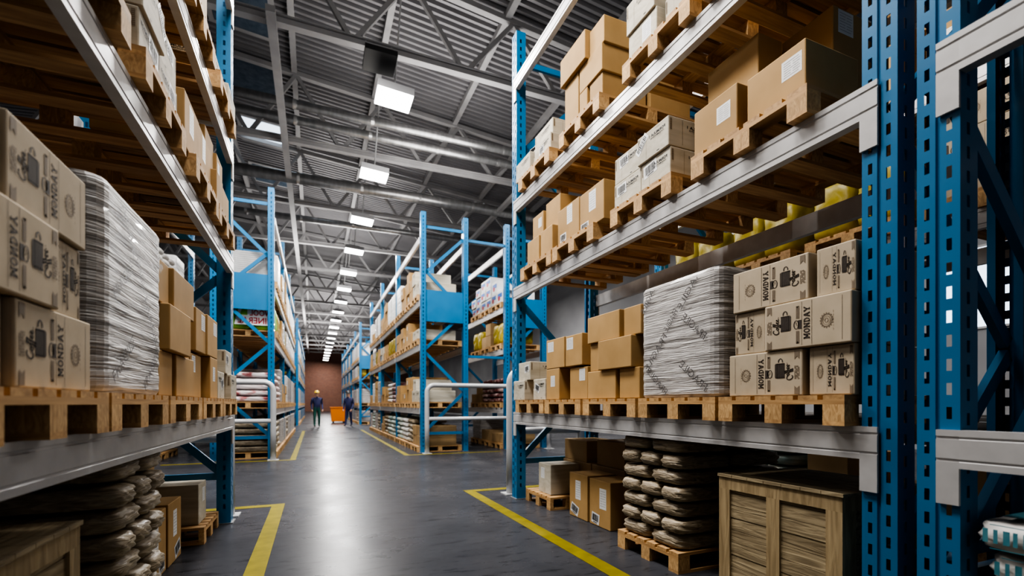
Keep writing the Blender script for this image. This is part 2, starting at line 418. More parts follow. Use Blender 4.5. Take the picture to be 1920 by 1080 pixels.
# ------------------------------------------------------------------ cartons with printing and stickers
def carton(S, x, dx, y0, y1, z0, z1, mat, label, group, deco=(), name='carton', cat='box'):
    z0 += .001
    D = (dx, y1 - y0, z1 - z0)
    o = link(name, carton_mesh(*D, mat), S.w(x + dx / 2, (y0 + y1) / 2, z0)); tag(o, label, cat, group)
    for d in deco:
        kind, face = d[0], d[1]; W = D[1] if face == 'F' else D[0]; H = D[2]
        key = ('deco', tuple(d), tuple(round(q, 3) for q in D))
        if kind == 'coffee':
            for nm, lo, hi, va, vb in (('printed_ribbon', 0., .1, -9, .3), ('printed_ribbon', 0., .1, .3, .7), ('printed_ribbon', 0., .1, .7, 9), ('printed_picture', .1, .46, -9, 9), ('printed_lettering', .46, .6, -9, 9), ('printed_emblem', .6, 1., -9, 9)):
                link(nm, S.me(key + (lo, va), lambda: art_mb(coffee_art(W, H, lo, hi, va, vb), face, 0, 0, W, d[2], D), ['ink', 'ink2'], 'print'), (0, 0, 0), o)
            continue
        elif kind == 'formula':
            fw = min(W, .40)
            fn = lambda: art_mb(formula_art(fw, H), face, 0, 0, fw, d[2], D); me = S.me(key, fn, ['black', 'ink2'], 'print'); nm = 'printed_logo'
        elif kind == 'label':
            fn = lambda: art_mb(label_art(d[4], d[5]), face, d[2] * W, d[3] * H, d[4], False, D); me = S.me(key, fn, ['paper', 'print'], 'label'); nm = 'shipping_label'
        elif kind == 'bar':
            fn = lambda: art_mb(barcode_art(d[4], d[5], d[6]), face, d[2] * W, d[3] * H, d[4], False, D, .002); me = S.me(key, fn, ['paper', 'black'], 'barcode'); nm = 'barcode_sticker'
        elif kind == 'patch':
            fn = lambda: art_mb([(rect(.1 * W, .45 * H, .9 * W, .8 * H), 0), (disc(.35 * W, .4 * H, .2 * W, .2 * H), 1)], face, 0, 0, W, False, D, .002); me = S.me(key, fn, ['bluebox', 'red'], 'patch'); nm = 'printed_design'
        link(nm, me, (0, 0, 0), o)
    return o

# ------------------------------------------------------------------ sacks and bags
def pillow_mesh(key, dx, dy, dz, mat, seed=0, e=.42, rough=.012):
    k = ('pillow', key, mat, seed)
    if k in CACHE: return CACHE[k]
    bm = bmesh.new(); bmesh.ops.create_cube(bm, size=2.)
    bmesh.ops.subdivide_edges(bm, edges=bm.edges[:], cuts=7, use_grid_fill=True)
    rr = random.Random(seed); ph = [rr.uniform(0, 6.28) for _ in range(9)]
    for v in bm.verts:
        x, y, z = v.co
        n = (abs(x) ** 6 + abs(y) ** 6) ** (1 / 6) or 1
        m = max(abs(x), abs(y))
        x, y = x * m / n, y * m / n                                       # rounded corners in plan
        top = abs(z) > .999
        edge = max(0, 1 - m ** 5)
        zz = z * (.88 + .12 * edge) if top else z * .88
        pull = 1 - (.075 * abs(z) ** 3 if not top else .075 * m ** 4)
        nz = sin(5 * x + ph[0]) * sin(4 * y + ph[1]) + .6 * sin(9 * x + 4 * y + ph[2]) + .5 * sin(11 * y - 5 * x + ph[3])
        v.co = (x * pull * dx / 2, y * pull * dy / 2, dz / 2 + zz * dz / 2 + nz * rough * (.8 if z > 0 else .2) * edge)
        v.co.x += rough * .5 * sin(9 * y + 7 * z + ph[4]); v.co.y += rough * .5 * sin(8 * x + 6 * z + ph[5])
    zs = [v.co.z for v in bm.verts]; mn, mx = min(zs), max(zs)
    ex = [[f(v.co[i] for v in bm.verts) for f in (min, max)] for i in (0, 1)]
    for v in bm.verts:
        v.co.z = (v.co.z - mn) / (mx - mn) * dz
        for i, d in ((0, dx), (1, dy)): v.co[i] = ((v.co[i] - ex[i][0]) / (ex[i][1] - ex[i][0]) - .5) * d
    CACHE[k] = bm_mesh(bm, 'sack', mat, True)
    return CACHE[k]
def sack(S, x, y, z, dims, mat, label, group, seed=0, name='sack', rz=0.):
    o = link(name, pillow_mesh(dims, *dims, mat, seed), S.w(x, y, z))
    if rz: o.rotation_euler = (0, 0, rz)
    return tag(o, label, 'sack', group)

def wrapped_mesh(dx, dy, dz, mat, amp=.0035):
    k = ('wrapm', round(dx, 3), round(dy, 3), round(dz, 3), mat)
    if k in CACHE: return CACHE[k]
    mb = MB(); n = 14; rows = 36; r = .07; ring_ = []
    for cx, cy, a0 in ((dx / 2 - r, dy / 2 - r, 0), (-dx / 2 + r, dy / 2 - r, 90), (-dx / 2 + r, -dy / 2 + r, 180), (dx / 2 - r, -dy / 2 + r, 270)):
        for i in range(5):
            a = radians(a0 + 22.5 * i); ring_.append((cx + r * cos(a), cy + r * sin(a)))
    pts = []
    for i, p in enumerate(ring_):                                          # split the flat sides
        q = ring_[(i + 1) % len(ring_)]; L = math.hypot(q[0] - p[0], q[1] - p[1]); m = max(1, int(L / .06))
        for j in range(m): pts.append((p[0] + (q[0] - p[0]) * j / m, p[1] + (q[1] - p[1]) * j / m))
    rr = random.Random(3); N = len(pts); off = [[rr.uniform(-1, 1) for _ in range(rows + 1)] for _ in range(9)]
    for j in range(rows + 1):
        z = dz * j / rows
        for i, (x, y) in enumerate(pts):
            t = i / N * 9; a, b = int(t) % 9, (int(t) + 1) % 9; f = t - int(t)
            d = amp * (off[a][j] * (1 - f) + off[b][j] * f) if 0 < j < rows else -.012
            L = math.hypot(x, y); mb.v.append((x + x / L * d, y + y / L * d, z))
    for j in range(rows):
        for i in range(N):
            mb.f.append((j * N + i, j * N + (i + 1) % N, (j + 1) * N + (i + 1) % N, (j + 1) * N + i)); mb.m.append(0)
    mb.f.append(tuple(rows * N + i for i in range(N))); mb.m.append(0)
    mb.f.append(tuple(N - 1 - i for i in range(N))); mb.m.append(0)
    CACHE[k] = mb.mesh('wrapped_load', [mat]); return CACHE[k]

# ------------------------------------------------------------------ racking
PW, PD, RD, RH = .14, .12, 1.15, 5.65
LV = (1.05, 2.55, 3.60, 5.08)
def post_mb():
    mb = MB(); pitch = .0925; hh = .046
    def strip(fn, u0, u1, uc, hw, phase):
        mb.poly([fn(u0, 0), fn(uc - hw, 0), fn(uc - hw, RH), fn(u0, RH)]); mb.poly([fn(uc + hw, 0), fn(u1, 0), fn(u1, RH), fn(uc + hw, RH)])
        z = 0.; c = .12 + phase
        while c < RH - .05:
            mb.poly([fn(uc - hw, z), fn(uc + hw, z), fn(uc + hw, c), fn(uc - hw, c)]); z = c + hh; c += pitch
        mb.poly([fn(uc - hw, z), fn(uc + hw, z), fn(uc + hw, RH), fn(uc - hw, RH)])
    front = lambda u, z: (0, -u, z)
    strip(front, -.07, -.008, -.036, .0085, 0); strip(front, .008, .07, .036, .0085, pitch / 2)
    for a, b in (((0, .008), (.008, .004)), ((.008, .004), (.008, -.004)), ((.008, -.004), (0, -.008))):
        mb.poly([(a[0], a[1], 0), (b[0], b[1], 0), (b[0], b[1], RH), (a[0], a[1], RH)])
    strip(lambda u, z: (u, -.07, z), 0, PD, .055, .010, pitch / 4); strip(lambda u, z: (PD - u, .07, z), 0, PD, PD - .055, .010, pitch / 4)
    for sy in (-1, 1): mb.box(PD - .003, PD, min(sy * .07, sy * .035), max(sy * .07, sy * .035), 0, RH)
    mb.poly([(0, -.07, RH), (PD, -.07, RH), (PD, .07, RH), (0, .07, RH)])
    return mb
def beam_mb(L, h=.145):
    """box beam with two pressed lines along its face, running +y from 0 to L, top at z = 0, face at x = 0"""
    mb = MB(); g = .004
    pr = [(.05, 0), (0, 0), (0, -.024), (g, -.027), (g, -.033), (0, -.036), (0, -h + .036), (g, -h + .033), (g, -h + .027), (0, -h + .024), (0, -h), (.05, -h)]
    n = len(pr)
    for i in range(n):
        a, b = pr[i], pr[(i + 1) % n]; mb.poly([(a[0], 0, a[1]), (a[0], L, a[1]), (b[0], L, b[1]), (b[0], 0, b[1])])
    mb.poly([(p[0], 0, p[1]) for p in pr]); mb.poly([(p[0], L, p[1]) for p in reversed(pr)])
    return mb
def connector_mb(sgn):
    mb = MB(); g = .004; w = .072
    y0, y1 = (0, w) if sgn > 0 else (-w, 0)
    prev = 0
    for z0, z1, x in ((0, -.024, 0), (-.024, -.036, g), (-.036, -.109, 0), (-.109, -.121, g), (-.121, -.285, 0)): mb.box(x, .0125, y0, y1, z1, z0)
    return mb
NODES = [(1, 5.15), (0, 4.32), (1, 3.36), (0, 2.38), (1, 1.42), (0, .50)]
def frame(S, t, y, panel=False):
    """one upright frame: two slotted posts, feet, bracing; thing-local y"""
    for xx, fl in ((0, 0), (RD, 1)):
        def pm():
            mb = post_mb()
            if fl: mb.v = [(-a, -b, c) for a, b, c in mb.v]
            return mb
        link('upright_post', S.me(('post', fl), pm, ['blue'], 'upright_post'), S.l(xx, y, 0), t)
        link('foot_plate', S.me('foot', lambda: MB().box(-.08, .08, -.09, .09, 0, .008), ['foot'], 'foot_plate'), S.l(PD / 2 if not fl else RD - PD / 2, y, 0), t)
    xa, xb = PD - .01, RD - PD + .01
    for (s0, z0), (s1, z1) in zip(NODES, NODES[1:]):
        link('brace', S.me(('brace', s0), lambda: MB().bar((xa if s0 == 0 else xb, 0, 0), (xa if s1 == 0 else xb, 0, -.90), .07, .035), ['blue'], 'brace'), S.l(0, y, z0 - .02), t)
    for z in (.45, 5.32):
        link('cross_bar', S.me('cross', lambda: MB().bar((xa, 0, 0), (xb, 0, 0), .065, .035), ['blue'], 'cross_bar'), S.l(0, y, z), t)
    if panel:
        link('end_panel', S.me('panel', lambda: MB().box(PD, RD - PD, -.05, -.044, 0, .74), ['blue'], 'end_panel'), S.l(0, y, 3.09), t)
def rack(S, x, ys, label, group=None, panel_first=False, levels=LV, only_first=False, back=True):
    """pallet rack over frames at ys (front plane x, right-hand space)"""
    t = thing('pallet_rack', label, 'rack', S.w(x, ys[0], 0), group)
    for k, y in enumerate(ys): frame(S, t, y - ys[0], panel_first and k == 0)
    for a, b in zip(ys, ys[1:]):
        L = b - a - PW - .004
        for z in levels:
            for xx, fl in ((-.0145, 0), (RD + .0145, 1)):
                if fl and not back: continue
                def bm_():
                    mb = beam_mb(L)
                    if fl: mb.v = [(-p, q, r) for p, q, r in mb.v]; mb.f = [tuple(reversed(f)) for f in mb.f]
                    return mb
                bo = link('shelf_beam', S.me(('beam', round(L, 3), fl), bm_, ['beam'], 'shelf_beam'), S.l(xx, a - ys[0] + PW / 2 + .002, z), t)
                for sg, yy in ((-1, 0), (1, L)):
                    def cm():
                        mb = connector_mb(sg)
                        if fl: mb.v = [(-p, q, r) for p, q, r in mb.v]; mb.f = [tuple(reversed(f)) for f in mb.f]
                        return mb
                    link('beam_connector', S.me(('conn', sg, fl), cm, ['beam'], 'beam_connector'), S.l(0, yy, 0), bo)
    return t

ORD = ['nearest', 'second', 'third', 'fourth', 'farthest']
# ------------------------------------------------------------------ the two near racks and what stands on them
def near_side(S):
    sd = S.name
    rack(S, 2.25, (1.284, 5.33), f'blue pallet rack with grey beams nearest on the {sd} side of the aisle', 'near pallet racks')
    lower, mid, upper = f'lower shelf, {sd} near rack', f'middle shelf, {sd} near rack', f'upper shelf, {sd} near rack'
    # ---- pallets
    def pal(zone, level, rows, x=2.18):
        for k, (a, b) in enumerate(rows):
            pallet(S, x, a, b, level, f'wooden pallet, {zone[k] if isinstance(zone, list) else ORD[k]} one on the ' + (lower if level == LV[0] else mid if level == LV[1] else upper), f'pallets on the {sd} near rack')
    pal(None or ORD, LV[0], ((1.385, 2.10), (2.125, 2.845), (2.88, 3.62), (3.66, 4.37), (4.40, 5.13)))
    pal(['nearest', 'second', 'third', 'farthest'], LV[1], ((1.56, 2.32), (2.50, 3.20), (3.45, 4.20), (4.23, 4.99)))
    pal(['nearest', 'second', 'third', 'farthest'], LV[2], ((1.50, 2.22), (2.33, 3.04), (3.36, 4.06), (4.27, 5.05)))
    z1, z2, z3 = (l + PH for l in LV[:3])
    # ---- lower shelf: coffee cartons
    g = f'coffee cartons on the {sd} lower shelf'
    D = 'beige carton printed in brown'
    rows = [('bottom far', 2.215, 1.607, 2.052, z1, z1 + .234, True), ('bottom near', 2.23, 1.372, 1.583, z1, z1 + .234, True),
            ('middle far', 2.235, 1.815, 2.03, z1 + .235, z1 + .47, False), ('middle near', 2.205, 1.369, 1.811, z1 + .235, z1 + .47, False),
            ('top far', 2.22, 1.58, 2.03, z1 + .471, z1 + .70, True), ('top near', 2.235, 1.37, 1.55, z1 + .471, z1 + .70, True)]
    for pos, x, a, b, c, d, mi in rows:
        carton(S, x, .5, a, b, c, d, 'coffee', f'{D}, {pos} one on nearest pallet, {lower}', g, [('coffee', 'F', mi)])
    # ---- wrapped load
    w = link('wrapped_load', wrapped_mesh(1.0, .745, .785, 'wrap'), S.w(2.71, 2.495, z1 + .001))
    tag(w, f'tall load wrapped in wrinkled grey film on the {lower}', 'wrapped load')
    for i, (uc, vc, a, L) in enumerate(((.83, .70, -52, .26), (.27, .68, -50, .30), (.27, .43, 40, .25), (.74, .30, -48, .30), (.77, .10, 42, .26), (.28, .12, 38, .28), (.52, .50, -50, .16))):
        u, v = uc * .70 - cos(radians(a)) * L / 2, vc - .06 - sin(radians(a)) * L / 2
        ca, sa = cos(radians(a)), sin(radians(a)); fr = []
        for p in place_text('FRAGILE', 0, 0, L, .05, .0): fr.append(([(u + x * ca - y * sa, v + .06 + x * sa + y * ca) for x, y in p], 0))
        fr = [(p, m) for p, m in fr if all(.0 < q[0] < .70 and .0 < q[1] < .76 for q in p)]
        link('printed_lettering', S.me(('fragile', i), lambda: art_mb(fr, 'F', 0.02, 0, .70, True, (1.0, .745, .785), .006), ['fragile'], 'print'), (0, 0, 0), w)
    # ---- plain tan cartons
    g = f'plain tan cartons on the {sd} lower shelf'
    for pos, x, a, b, c, d in (('bottom far', 2.225, 3.19, 3.61, z1, z1 + .238), ('bottom near', 2.235, 2.90, 3.15, z1, z1 + .238),
                               ('middle far', 2.25, 3.415, 3.605, z1 + .239, z1 + .482), ('middle near', 2.20, 2.955, 3.409, z1 + .239, z1 + .482),
                               ('top far', 2.225, 3.14, 3.613, z1 + .483, z1 + .71), ('top near', 2.24, 2.89, 3.10, z1 + .483, z1 + .705)):
        carton(S, x, .5, a, b, c, d, 'tan', f'plain tan carton, {pos} one on third pallet, {lower}', g)
    g = f'labelled tan cartons on the {sd} lower shelf'
    for pos, x, a, b, c, d, dc in (('bottom far', 2.225, 4.137, 4.415, z1, z1 + .312, ('label', 'F', .35, .42, .09, .11)),
                                   ('bottom near', 2.255, 3.66, 3.977, z1, z1 + .295, ('label', 'F', .55, .58, .10, .11)),
                                   ('top far', 2.225, 4.035, 4.415, z1 + .313, z1 + .61, ('label', 'F', .08, .58, .13, .10)),
                                   ('top near', 2.235, 3.722, 4.028, z1 + .313, z1 + .605, ('label', 'F', .08, .55, .12, .11))):
        carton(S, x, .5, a, b, c, d, 'tan', f'tan carton with white label, {pos} one on fourth pallet, {lower}', g, [dc])
    g = f'grey white printed cartons on the {sd} lower shelf'
    for pos, x, a, b, c, d, dc in (('bottom far', 2.20, 4.92, 5.235, z1, z1 + .225, [('formula', 'F', True), ('formula', 'N', True)]),
                                   ('bottom near', 2.225, 4.44, 4.735, z1, z1 + .225, [('formula', 'F', True), ('bar', 'F', .1, .5, .12, .08, -.35)]),
                                   ('top', 2.23, 4.827, 5.15, z1 + .226, z1 + .435, [('bar', 'F', .55, .4, .12, .08, .1), ('formula', 'N', True)])):
        carton(S, x, .42, a, b, c, d, 'formula', f'grey white printed carton, {pos} one on farthest pallet, {lower}', g, dc)
    # ---- middle shelf
    g = f'large tan cartons on the {sd} middle shelf'
    carton(S, 2.22, .40, 1.594, 1.935, z2, z2 + .255, 'tan', f'tan carton with white label, front near on nearest pallet, {mid}', g, [('label', 'F', .62, .42, .11, .10)])
    carton(S, 2.65, .50, 1.743, 2.057, z2, z2 + .67, 'tan', f'tall tan carton behind lower ones on nearest pallet, {mid}', g, [('label', 'N', .08, .79, .13, .13)])
    carton(S, 2.42, .2, 2.03, 2.42, z2, z2 + .655, 'tan', f'tall plain tan carton, far end of nearest pallet, {mid}', g)
    carton(S, 2.20, .2, 1.985, 2.311, z2, z2 + .275, 'tan', f'low tan carton before a tall one, nearest pallet, {mid}', g, [('label', 'F', .55, .38, .10, .10)])
    g = f'grey white printed cartons on the {sd} middle shelf'
    for pos, x, a, b, c, d, bc in (('bottom far', 2.225, 2.87, 3.205, z2, z2 + .205, ('bar', 'F', .12, .45, .12, .085, .05)), ('bottom near', 2.22, 2.552, 2.86, z2, z2 + .205, ('bar', 'F', .12, .42, .14, .09, .12)),
                                   ('top far', 2.23, 2.895, 3.205, z2 + .206, z2 + .41, ('bar', 'F', .22, .5, .11, .08, .08)), ('top near', 2.205, 2.552, 2.885, z2 + .206, z2 + .41, ('bar', 'F', .05, .32, .15, .06, .75))):
        carton(S, x, .42, a, b, c, d, 'formula', f'grey white printed carton, {pos} one on second pallet, {mid}', g, [('formula', 'F', True), ('formula', 'N', True), bc])
    g = f'labelled tan cartons on the {sd} middle shelf'
    for pos, n, x, a, b, c, d, dc in (('far', 'third', 2.23, 3.765, 4.175, z2, z2 + .355, [('label', 'F', .45, .48, .10, .17), ('bar', 'F', .12, .08, .12, .08, .0)]),
                                      ('near', 'third', 2.22, 3.35, 3.735, z2, z2 + .335, [('label', 'F', .4, .4, .11, .17), ('bar', 'F', .05, .02, .13, .06, .0)]),
                                      ('bottom far', 'farthest', 2.21, 4.56, 4.86, z2, z2 + .26, []), ('top far', 'farthest', 2.25, 4.54, 4.80, z2 + .261, z2 + .52, [('label', 'F', .55, .4, .08, .10)]),
                                      ('bottom near', 'farthest', 2.20, 4.235, 4.50, z2, z2 + .26, []), ('top near', 'farthest', 2.27, 4.20, 4.515, z2 + .261, z2 + .57, [])):
        carton(S, x, .45, a, b, c, d, 'tan', f'{"tan carton with white label" if dc else "plain tan carton"}, {pos} one on {n} pallet, {mid}', g, dc)
    # ---- upper shelf
    g = f'plain tan cartons on the {sd} upper shelf'
    for pos, x, dx, a, b, c, d in (('low near', 2.24, .45, 3.40, 3.60, z3, z3 + .213), ('low middle', 2.225, .45, 3.62, 3.75, z3, z3 + .213), ('far lower', 2.225, .45, 3.77, 4.02, z3, z3 + .443),
                                   ('second row near', 2.225, .45, 3.385, 3.75, z3 + .214, z3 + .443), ('topmost far', 2.19, .45, 3.60, 4.05, z3 + .444, z3 + .70), ('topmost near', 2.235, .45, 3.37, 3.592, z3 + .444, z3 + .67),
                                   ('rear near', 2.72, .45, 3.38, 3.70, z3, z3 + .40), ('rear far', 2.72, .45, 3.72, 4.04, z3, z3 + .40)):
        carton(S, x, dx, a, b, c, d, 'tan', f'plain tan carton, {pos} one on third pallet, {upper}', g)
    g = f'grey white printed cartons on the {sd} upper shelf'
    for pos, n, x, a, b, c, d, dc in (('bottom far', 'second', 2.22, 2.69, 3.01, z3, z3 + .21, [('label', 'F', .5, .25, .10, .13)]), ('bottom near', 'second', 2.27, 2.36, 2.66, z3, z3 + .23, [('formula', 'F', True)]),
                                      ('top', 'second', 2.205, 2.70, 3.02, z3 + .211, z3 + .44, [('formula', 'F', True)]),
                                      ('bottom far', 'farthest', 2.20, 4.77, 5.16, z3, z3 + .205, [('formula', 'F', True)]), ('bottom near', 'farthest', 2.235, 4.34, 4.75, z3, z3 + .20, [('formula', 'F', True), ('bar', 'F', .35, .35, .11, .08, 0), ('formula', 'N', True)]),
                                      ('top', 'farthest', 2.30, 4.42, 4.85, z3 + .206, z3 + .41, [('formula', 'N', True), ('formula', 'F', True)])):
        carton(S, x, .42, a, b, c, d, 'formula', f'grey white printed carton, {pos} one on {n} pallet, {upper}', g, dc)
    g = f'brown cartons over the near end of the {sd} upper shelf'
    for pos, a, b in (('far', 1.90, 2.20), ('near', 1.52, 1.86)):
        carton(S, 2.22, .9, a, b, z3, z3 + .35, 'tan', f'deep tan carton, {pos} one on nearest pallet, {upper}', g)
    # ---- floor under the rack
    fl = f'floor under {sd} near rack'
    cx0, cx1, cy0, cy1, ch = 2.30, 2.96, 1.47, 2.21, .72
    t = thing('wooden_crate', f'weathered wooden crate with plank sides on the {fl}', 'crate', S.w((cx0 + cx1) / 2, (cy0 + cy1) / 2, 0), 'wooden crates under the near racks')
    hx, hy = (cx1 - cx0) / 2, (cy1 - cy0) / 2
    def planks(face):
        mb = MB(); n = 9
        for i in range(n):
            z0 = .03 + i * (ch - .06) / n; z1_ = z0 + (ch - .06) / n - .003
            dd = .0015 * ((i * 7) % 3)
            if face in 'FB':
                s = -1 if face == 'F' else 1
                xo = s * (hx - .010 - dd); mb.box(min(xo, xo - s * .016), max(xo, xo - s * .016), -hy + .02, hy - .02, z0, z1_)
            else:
                s = -1 if face == 'N' else 1
                yo = s * (hy - .010 - dd); mb.box(-hx + .04, hx - .04, min(yo, yo - s * .016), max(yo, yo - s * .016), z0, z1_)
        return mb
    for face, nm in (('F', 'front_planks'), ('B', 'back_planks'), ('N', 'side_planks'), ('A', 'side_planks')):
        link(nm, S.me('crate' + face, lambda: planks(face), ['crate'], nm), (0, 0, 0), t)
    def fb(*b): link('frame_board', S.me(('cf',) + b, lambda: MB().box(*b), ['crate_v'], 'frame_board'), (0, 0, 0), t)
    for s in (-1, 1):
        x0, x1 = sorted((s * hx, s * (hx - .02)))
        for yc in (-hy + .04, 0, hy - .04): fb(x0, x1, yc - .04, yc + .04, .085, ch - .085)
        fb(x0, x1, -hy, hy, ch - .085, ch - .012); fb(x0, x1, -hy, hy, 0, .085)
        y0, y1 = sorted((s * hy, s * (hy - .02)))
        for xc in (-hx + .06, hx - .06): fb(xc - .04, xc + .04, y0, y1, .085, ch - .085)
        fb(-hx + .02, hx - .02, y0, y1, ch - .085, ch - .012); fb(-hx + .02, hx - .02, y0, y1, 0, .085)
    def lid():
        mb = MB(); n = 7
        for i in range(n):
            a = -hy - .008 + i * (2 * hy + .016) / n; mb.box(-hx - .008, hx + .008, a, a + (2 * hy + .016) / n - .003, ch - .012, ch + .004)
        return mb
    link('lid', S.me('cratelid', lid, ['crate'], 'lid'), (0, 0, 0), t)
    pallet(S, 2.26, 2.52, 3.21, 0, f'wooden pallet under the stack of sacks on the {fl}', f'pallets on the floor, {sd} near rack')
    lay = ['lowest', 'second', 'third', 'fourth', 'fifth', 'sixth', 'topmost']
    for k in range(7):
        off = .012 * (-1) ** k
        cols = (('near', .345), ('far', .345)) if k % 2 == 0 else (('near', .23), ('middle', .23), ('far', .23))
        for i, dpt in ((0, 'front'), (1, 'rear')):
            yy = 2.52
            for j, (ps, ly) in enumerate(cols):
                sack(S, 2.275 + .245 + i * .5 + off * .6, yy + ly / 2 + off * .5, PH + .001 + k * .1105, (.494, ly - .003, .110), 'sack',
                     f'beige sack under film, {lay[k]} layer, {dpt} {ps} one, {sd} near rack floor', f'sacks stacked under the {sd} near rack', (k * 3 + i + j * 2) % 5)
                yy += ly
    pallet(S, 2.34, 4.55, 5.19, 0, f'small pallet under a pale carton on the {fl}', f'pallets on the floor, {sd} near rack', depth=.43)
    g = f'cartons on the floor, {sd} near rack'
    carton(S, 2.40, .36, 4.66, 4.96, PH, PH + .335, 'formula', f'pale carton with small label on small pallet, {fl}', g, [('label', 'F', .2, .5, .09, .12)])
    carton(S, 2.45, .33, 3.98, 4.33, 0, .445, 'tan', f'tan carton with label and barcode, far of two, {fl}', g, [('label', 'F', .35, .42, .10, .19), ('bar', 'F', .06, .12, .15, .10, -.3)])
    carton(S, 2.455, .33, 3.60, 3.95, 0, .435, 'tan', f'tan carton with label and barcode, near of two, {fl}', g, [('label', 'F', .5, .4, .11, .19), ('bar', 'F', .1, .06, .13, .10, -.12)])
    carton(S, 2.80, .45, 4.48, 5.10, 0, .49, 'kraft', f'dull brown carton, lower far one behind labelled cartons, {fl}', g)
    carton(S, 2.80, .45, 3.86, 4.46, 0, .49, 'kraft', f'dull brown carton, lower near one behind labelled cartons, {fl}', g)
    carton(S, 2.81, .42, 4.58, 5.08, .49, .73, 'kraft', f'dull brown carton, upper far one behind labelled cartons, {fl}', g, [('label', 'N', .62, .3, .1, .11)])
    carton(S, 2.83, .40, 3.90, 4.40, .49, .76, 'kraft', f'dull brown carton, upper near one behind labelled cartons, {fl}', g)
    guard(S, 2.32, 3.36, 5.62, f'grey tubular guard rail at the far end of the {sd} near rack')
    # yellow floor line
    a, b, yl = 1.82, 1.95, 6.06
    tag(link('floor_line', S.me('nearline', lambda: MB().box(0, b - a, -.6 - yl, 0, 0, .0015).box(b - a, 2.2 if not S.mir else 2.2, -.13, 0, 0, .0015), ['yellow'], 'floor_line'), S.w(a, yl, .0005)),
        f'yellow line on the floor along the {sd} near rack, with a corner', 'floor line', 'yellow floor lines')

def guard(S, x0, x1, y, label):
    t = thing('guard_rail', label, 'guard rail', S.w(x0, y, 0), 'guard rails at the rack ends')
    L = x1 - x0; H = 1.58; r = .055; rb = .17
    def bent():
        p = [(0, 0, .01), (0, 0, .6), (0, 0, H - rb)]
        p += [(rb - rb * cos(a), 0, H - rb + rb * sin(a)) for a in [radians(15 * i) for i in range(1, 7)]]
        q = [(L - x, yy, z) for x, yy, z in reversed(p)]
        return MB().tube(p + q, r, 14)
    link('bent_tube', S.me(('bent', round(L, 3)), bent, ['rail'], 'bent_tube', True), (0, 0, 0), t)
    link('middle_rail', S.me(('midr', round(L, 3)), lambda: MB().tube([(0, 0, 0), (L, 0, 0)], .045, 12), ['rail'], 'middle_rail', True), S.l(0, 0, .80), t)
    for xx in (0, L): link('base_plate', S.me('gbase', lambda: MB().box(-.1, .1, -.1, .1, 0, .012), ['rail'], 'base_plate'), S.l(xx, 0, 0), t)

near_side(RIGHT); near_side(LEFT)

# the rack bay that continues toward the viewer on the right
rack(RIGHT, 2.25, (-2.95, 1.075), 'blue pallet rack cut by the right edge of the picture', 'near pallet racks', levels=LV[:3])
pallet(RIGHT, 2.25, .27, .985, 0, 'pallet under the printed sacks at the right edge', 'pallets on the floor, right near rack')
def sack_art():
    art = [(rect(.10, .035, .115, .085), 0)]
    for i in range(12): art.append((rect(.13 + i * .026, .035, .13 + i * .026 + .012 + .006 * (i % 2), .085), 0))
    art.append((rect(.12, .015, .44, .018), 0)); art.append((rect(.12, .10, .44, .103), 0))
    return art
for k in range(5):
    for j in range(2):
        o = sack(RIGHT, 2.575 + .03 * (k % 2), .81 - j * .36 - .02 * (k % 2), PH + .001 + k * .119, (.66, .35, .116), 'sackw',
             f'white paper sack with teal print, {["lowest", "second", "third", "fourth", "topmost"][k]} layer, {["far", "near"][j]} one at right edge', 'printed sacks at the right edge', k % 3, rz=0)
        if k == 4 or k == 3:
            mb = MB()
            for u in range(3): mb.box(-.22, .24, -.13 + u * .09, -.06 + u * .09, .1165, .1175)
            link('printed_band', RIGHT.me('tealtop', lambda: mb, ['teal'], 'printed_band'), (0, 0, 0), o)
            link('printed_code', RIGHT.me('tealbar', lambda: art_mb(sack_art(), 'F', -.05, 0, .35, False, (.672, .35, .116), .004), ['teal'], 'printed_code'), (0, 0, 0), o)

# ------------------------------------------------------------------ farther racks and their goods
def bag(S, x, y, z, dims, mat, label, group, seed=0):
    """upright plastic bag with pinched top"""
    k = ('bag', dims, mat, seed)
    if k not in CACHE:
        me = pillow_mesh(('b', dims), dims[2], dims[1], dims[0], mat, seed, rough=.02).copy()      # a lying bag ...
        for v in me.vertices: v.co = (dims[0] / 2 - v.co.z, v.co.y, v.co.x + dims[2] / 2)          # ... stood on end
        CACHE[k] = me
    return tag(link('insulation_bag', CACHE[k], S.w(x, y, z)), label, 'bag', group)

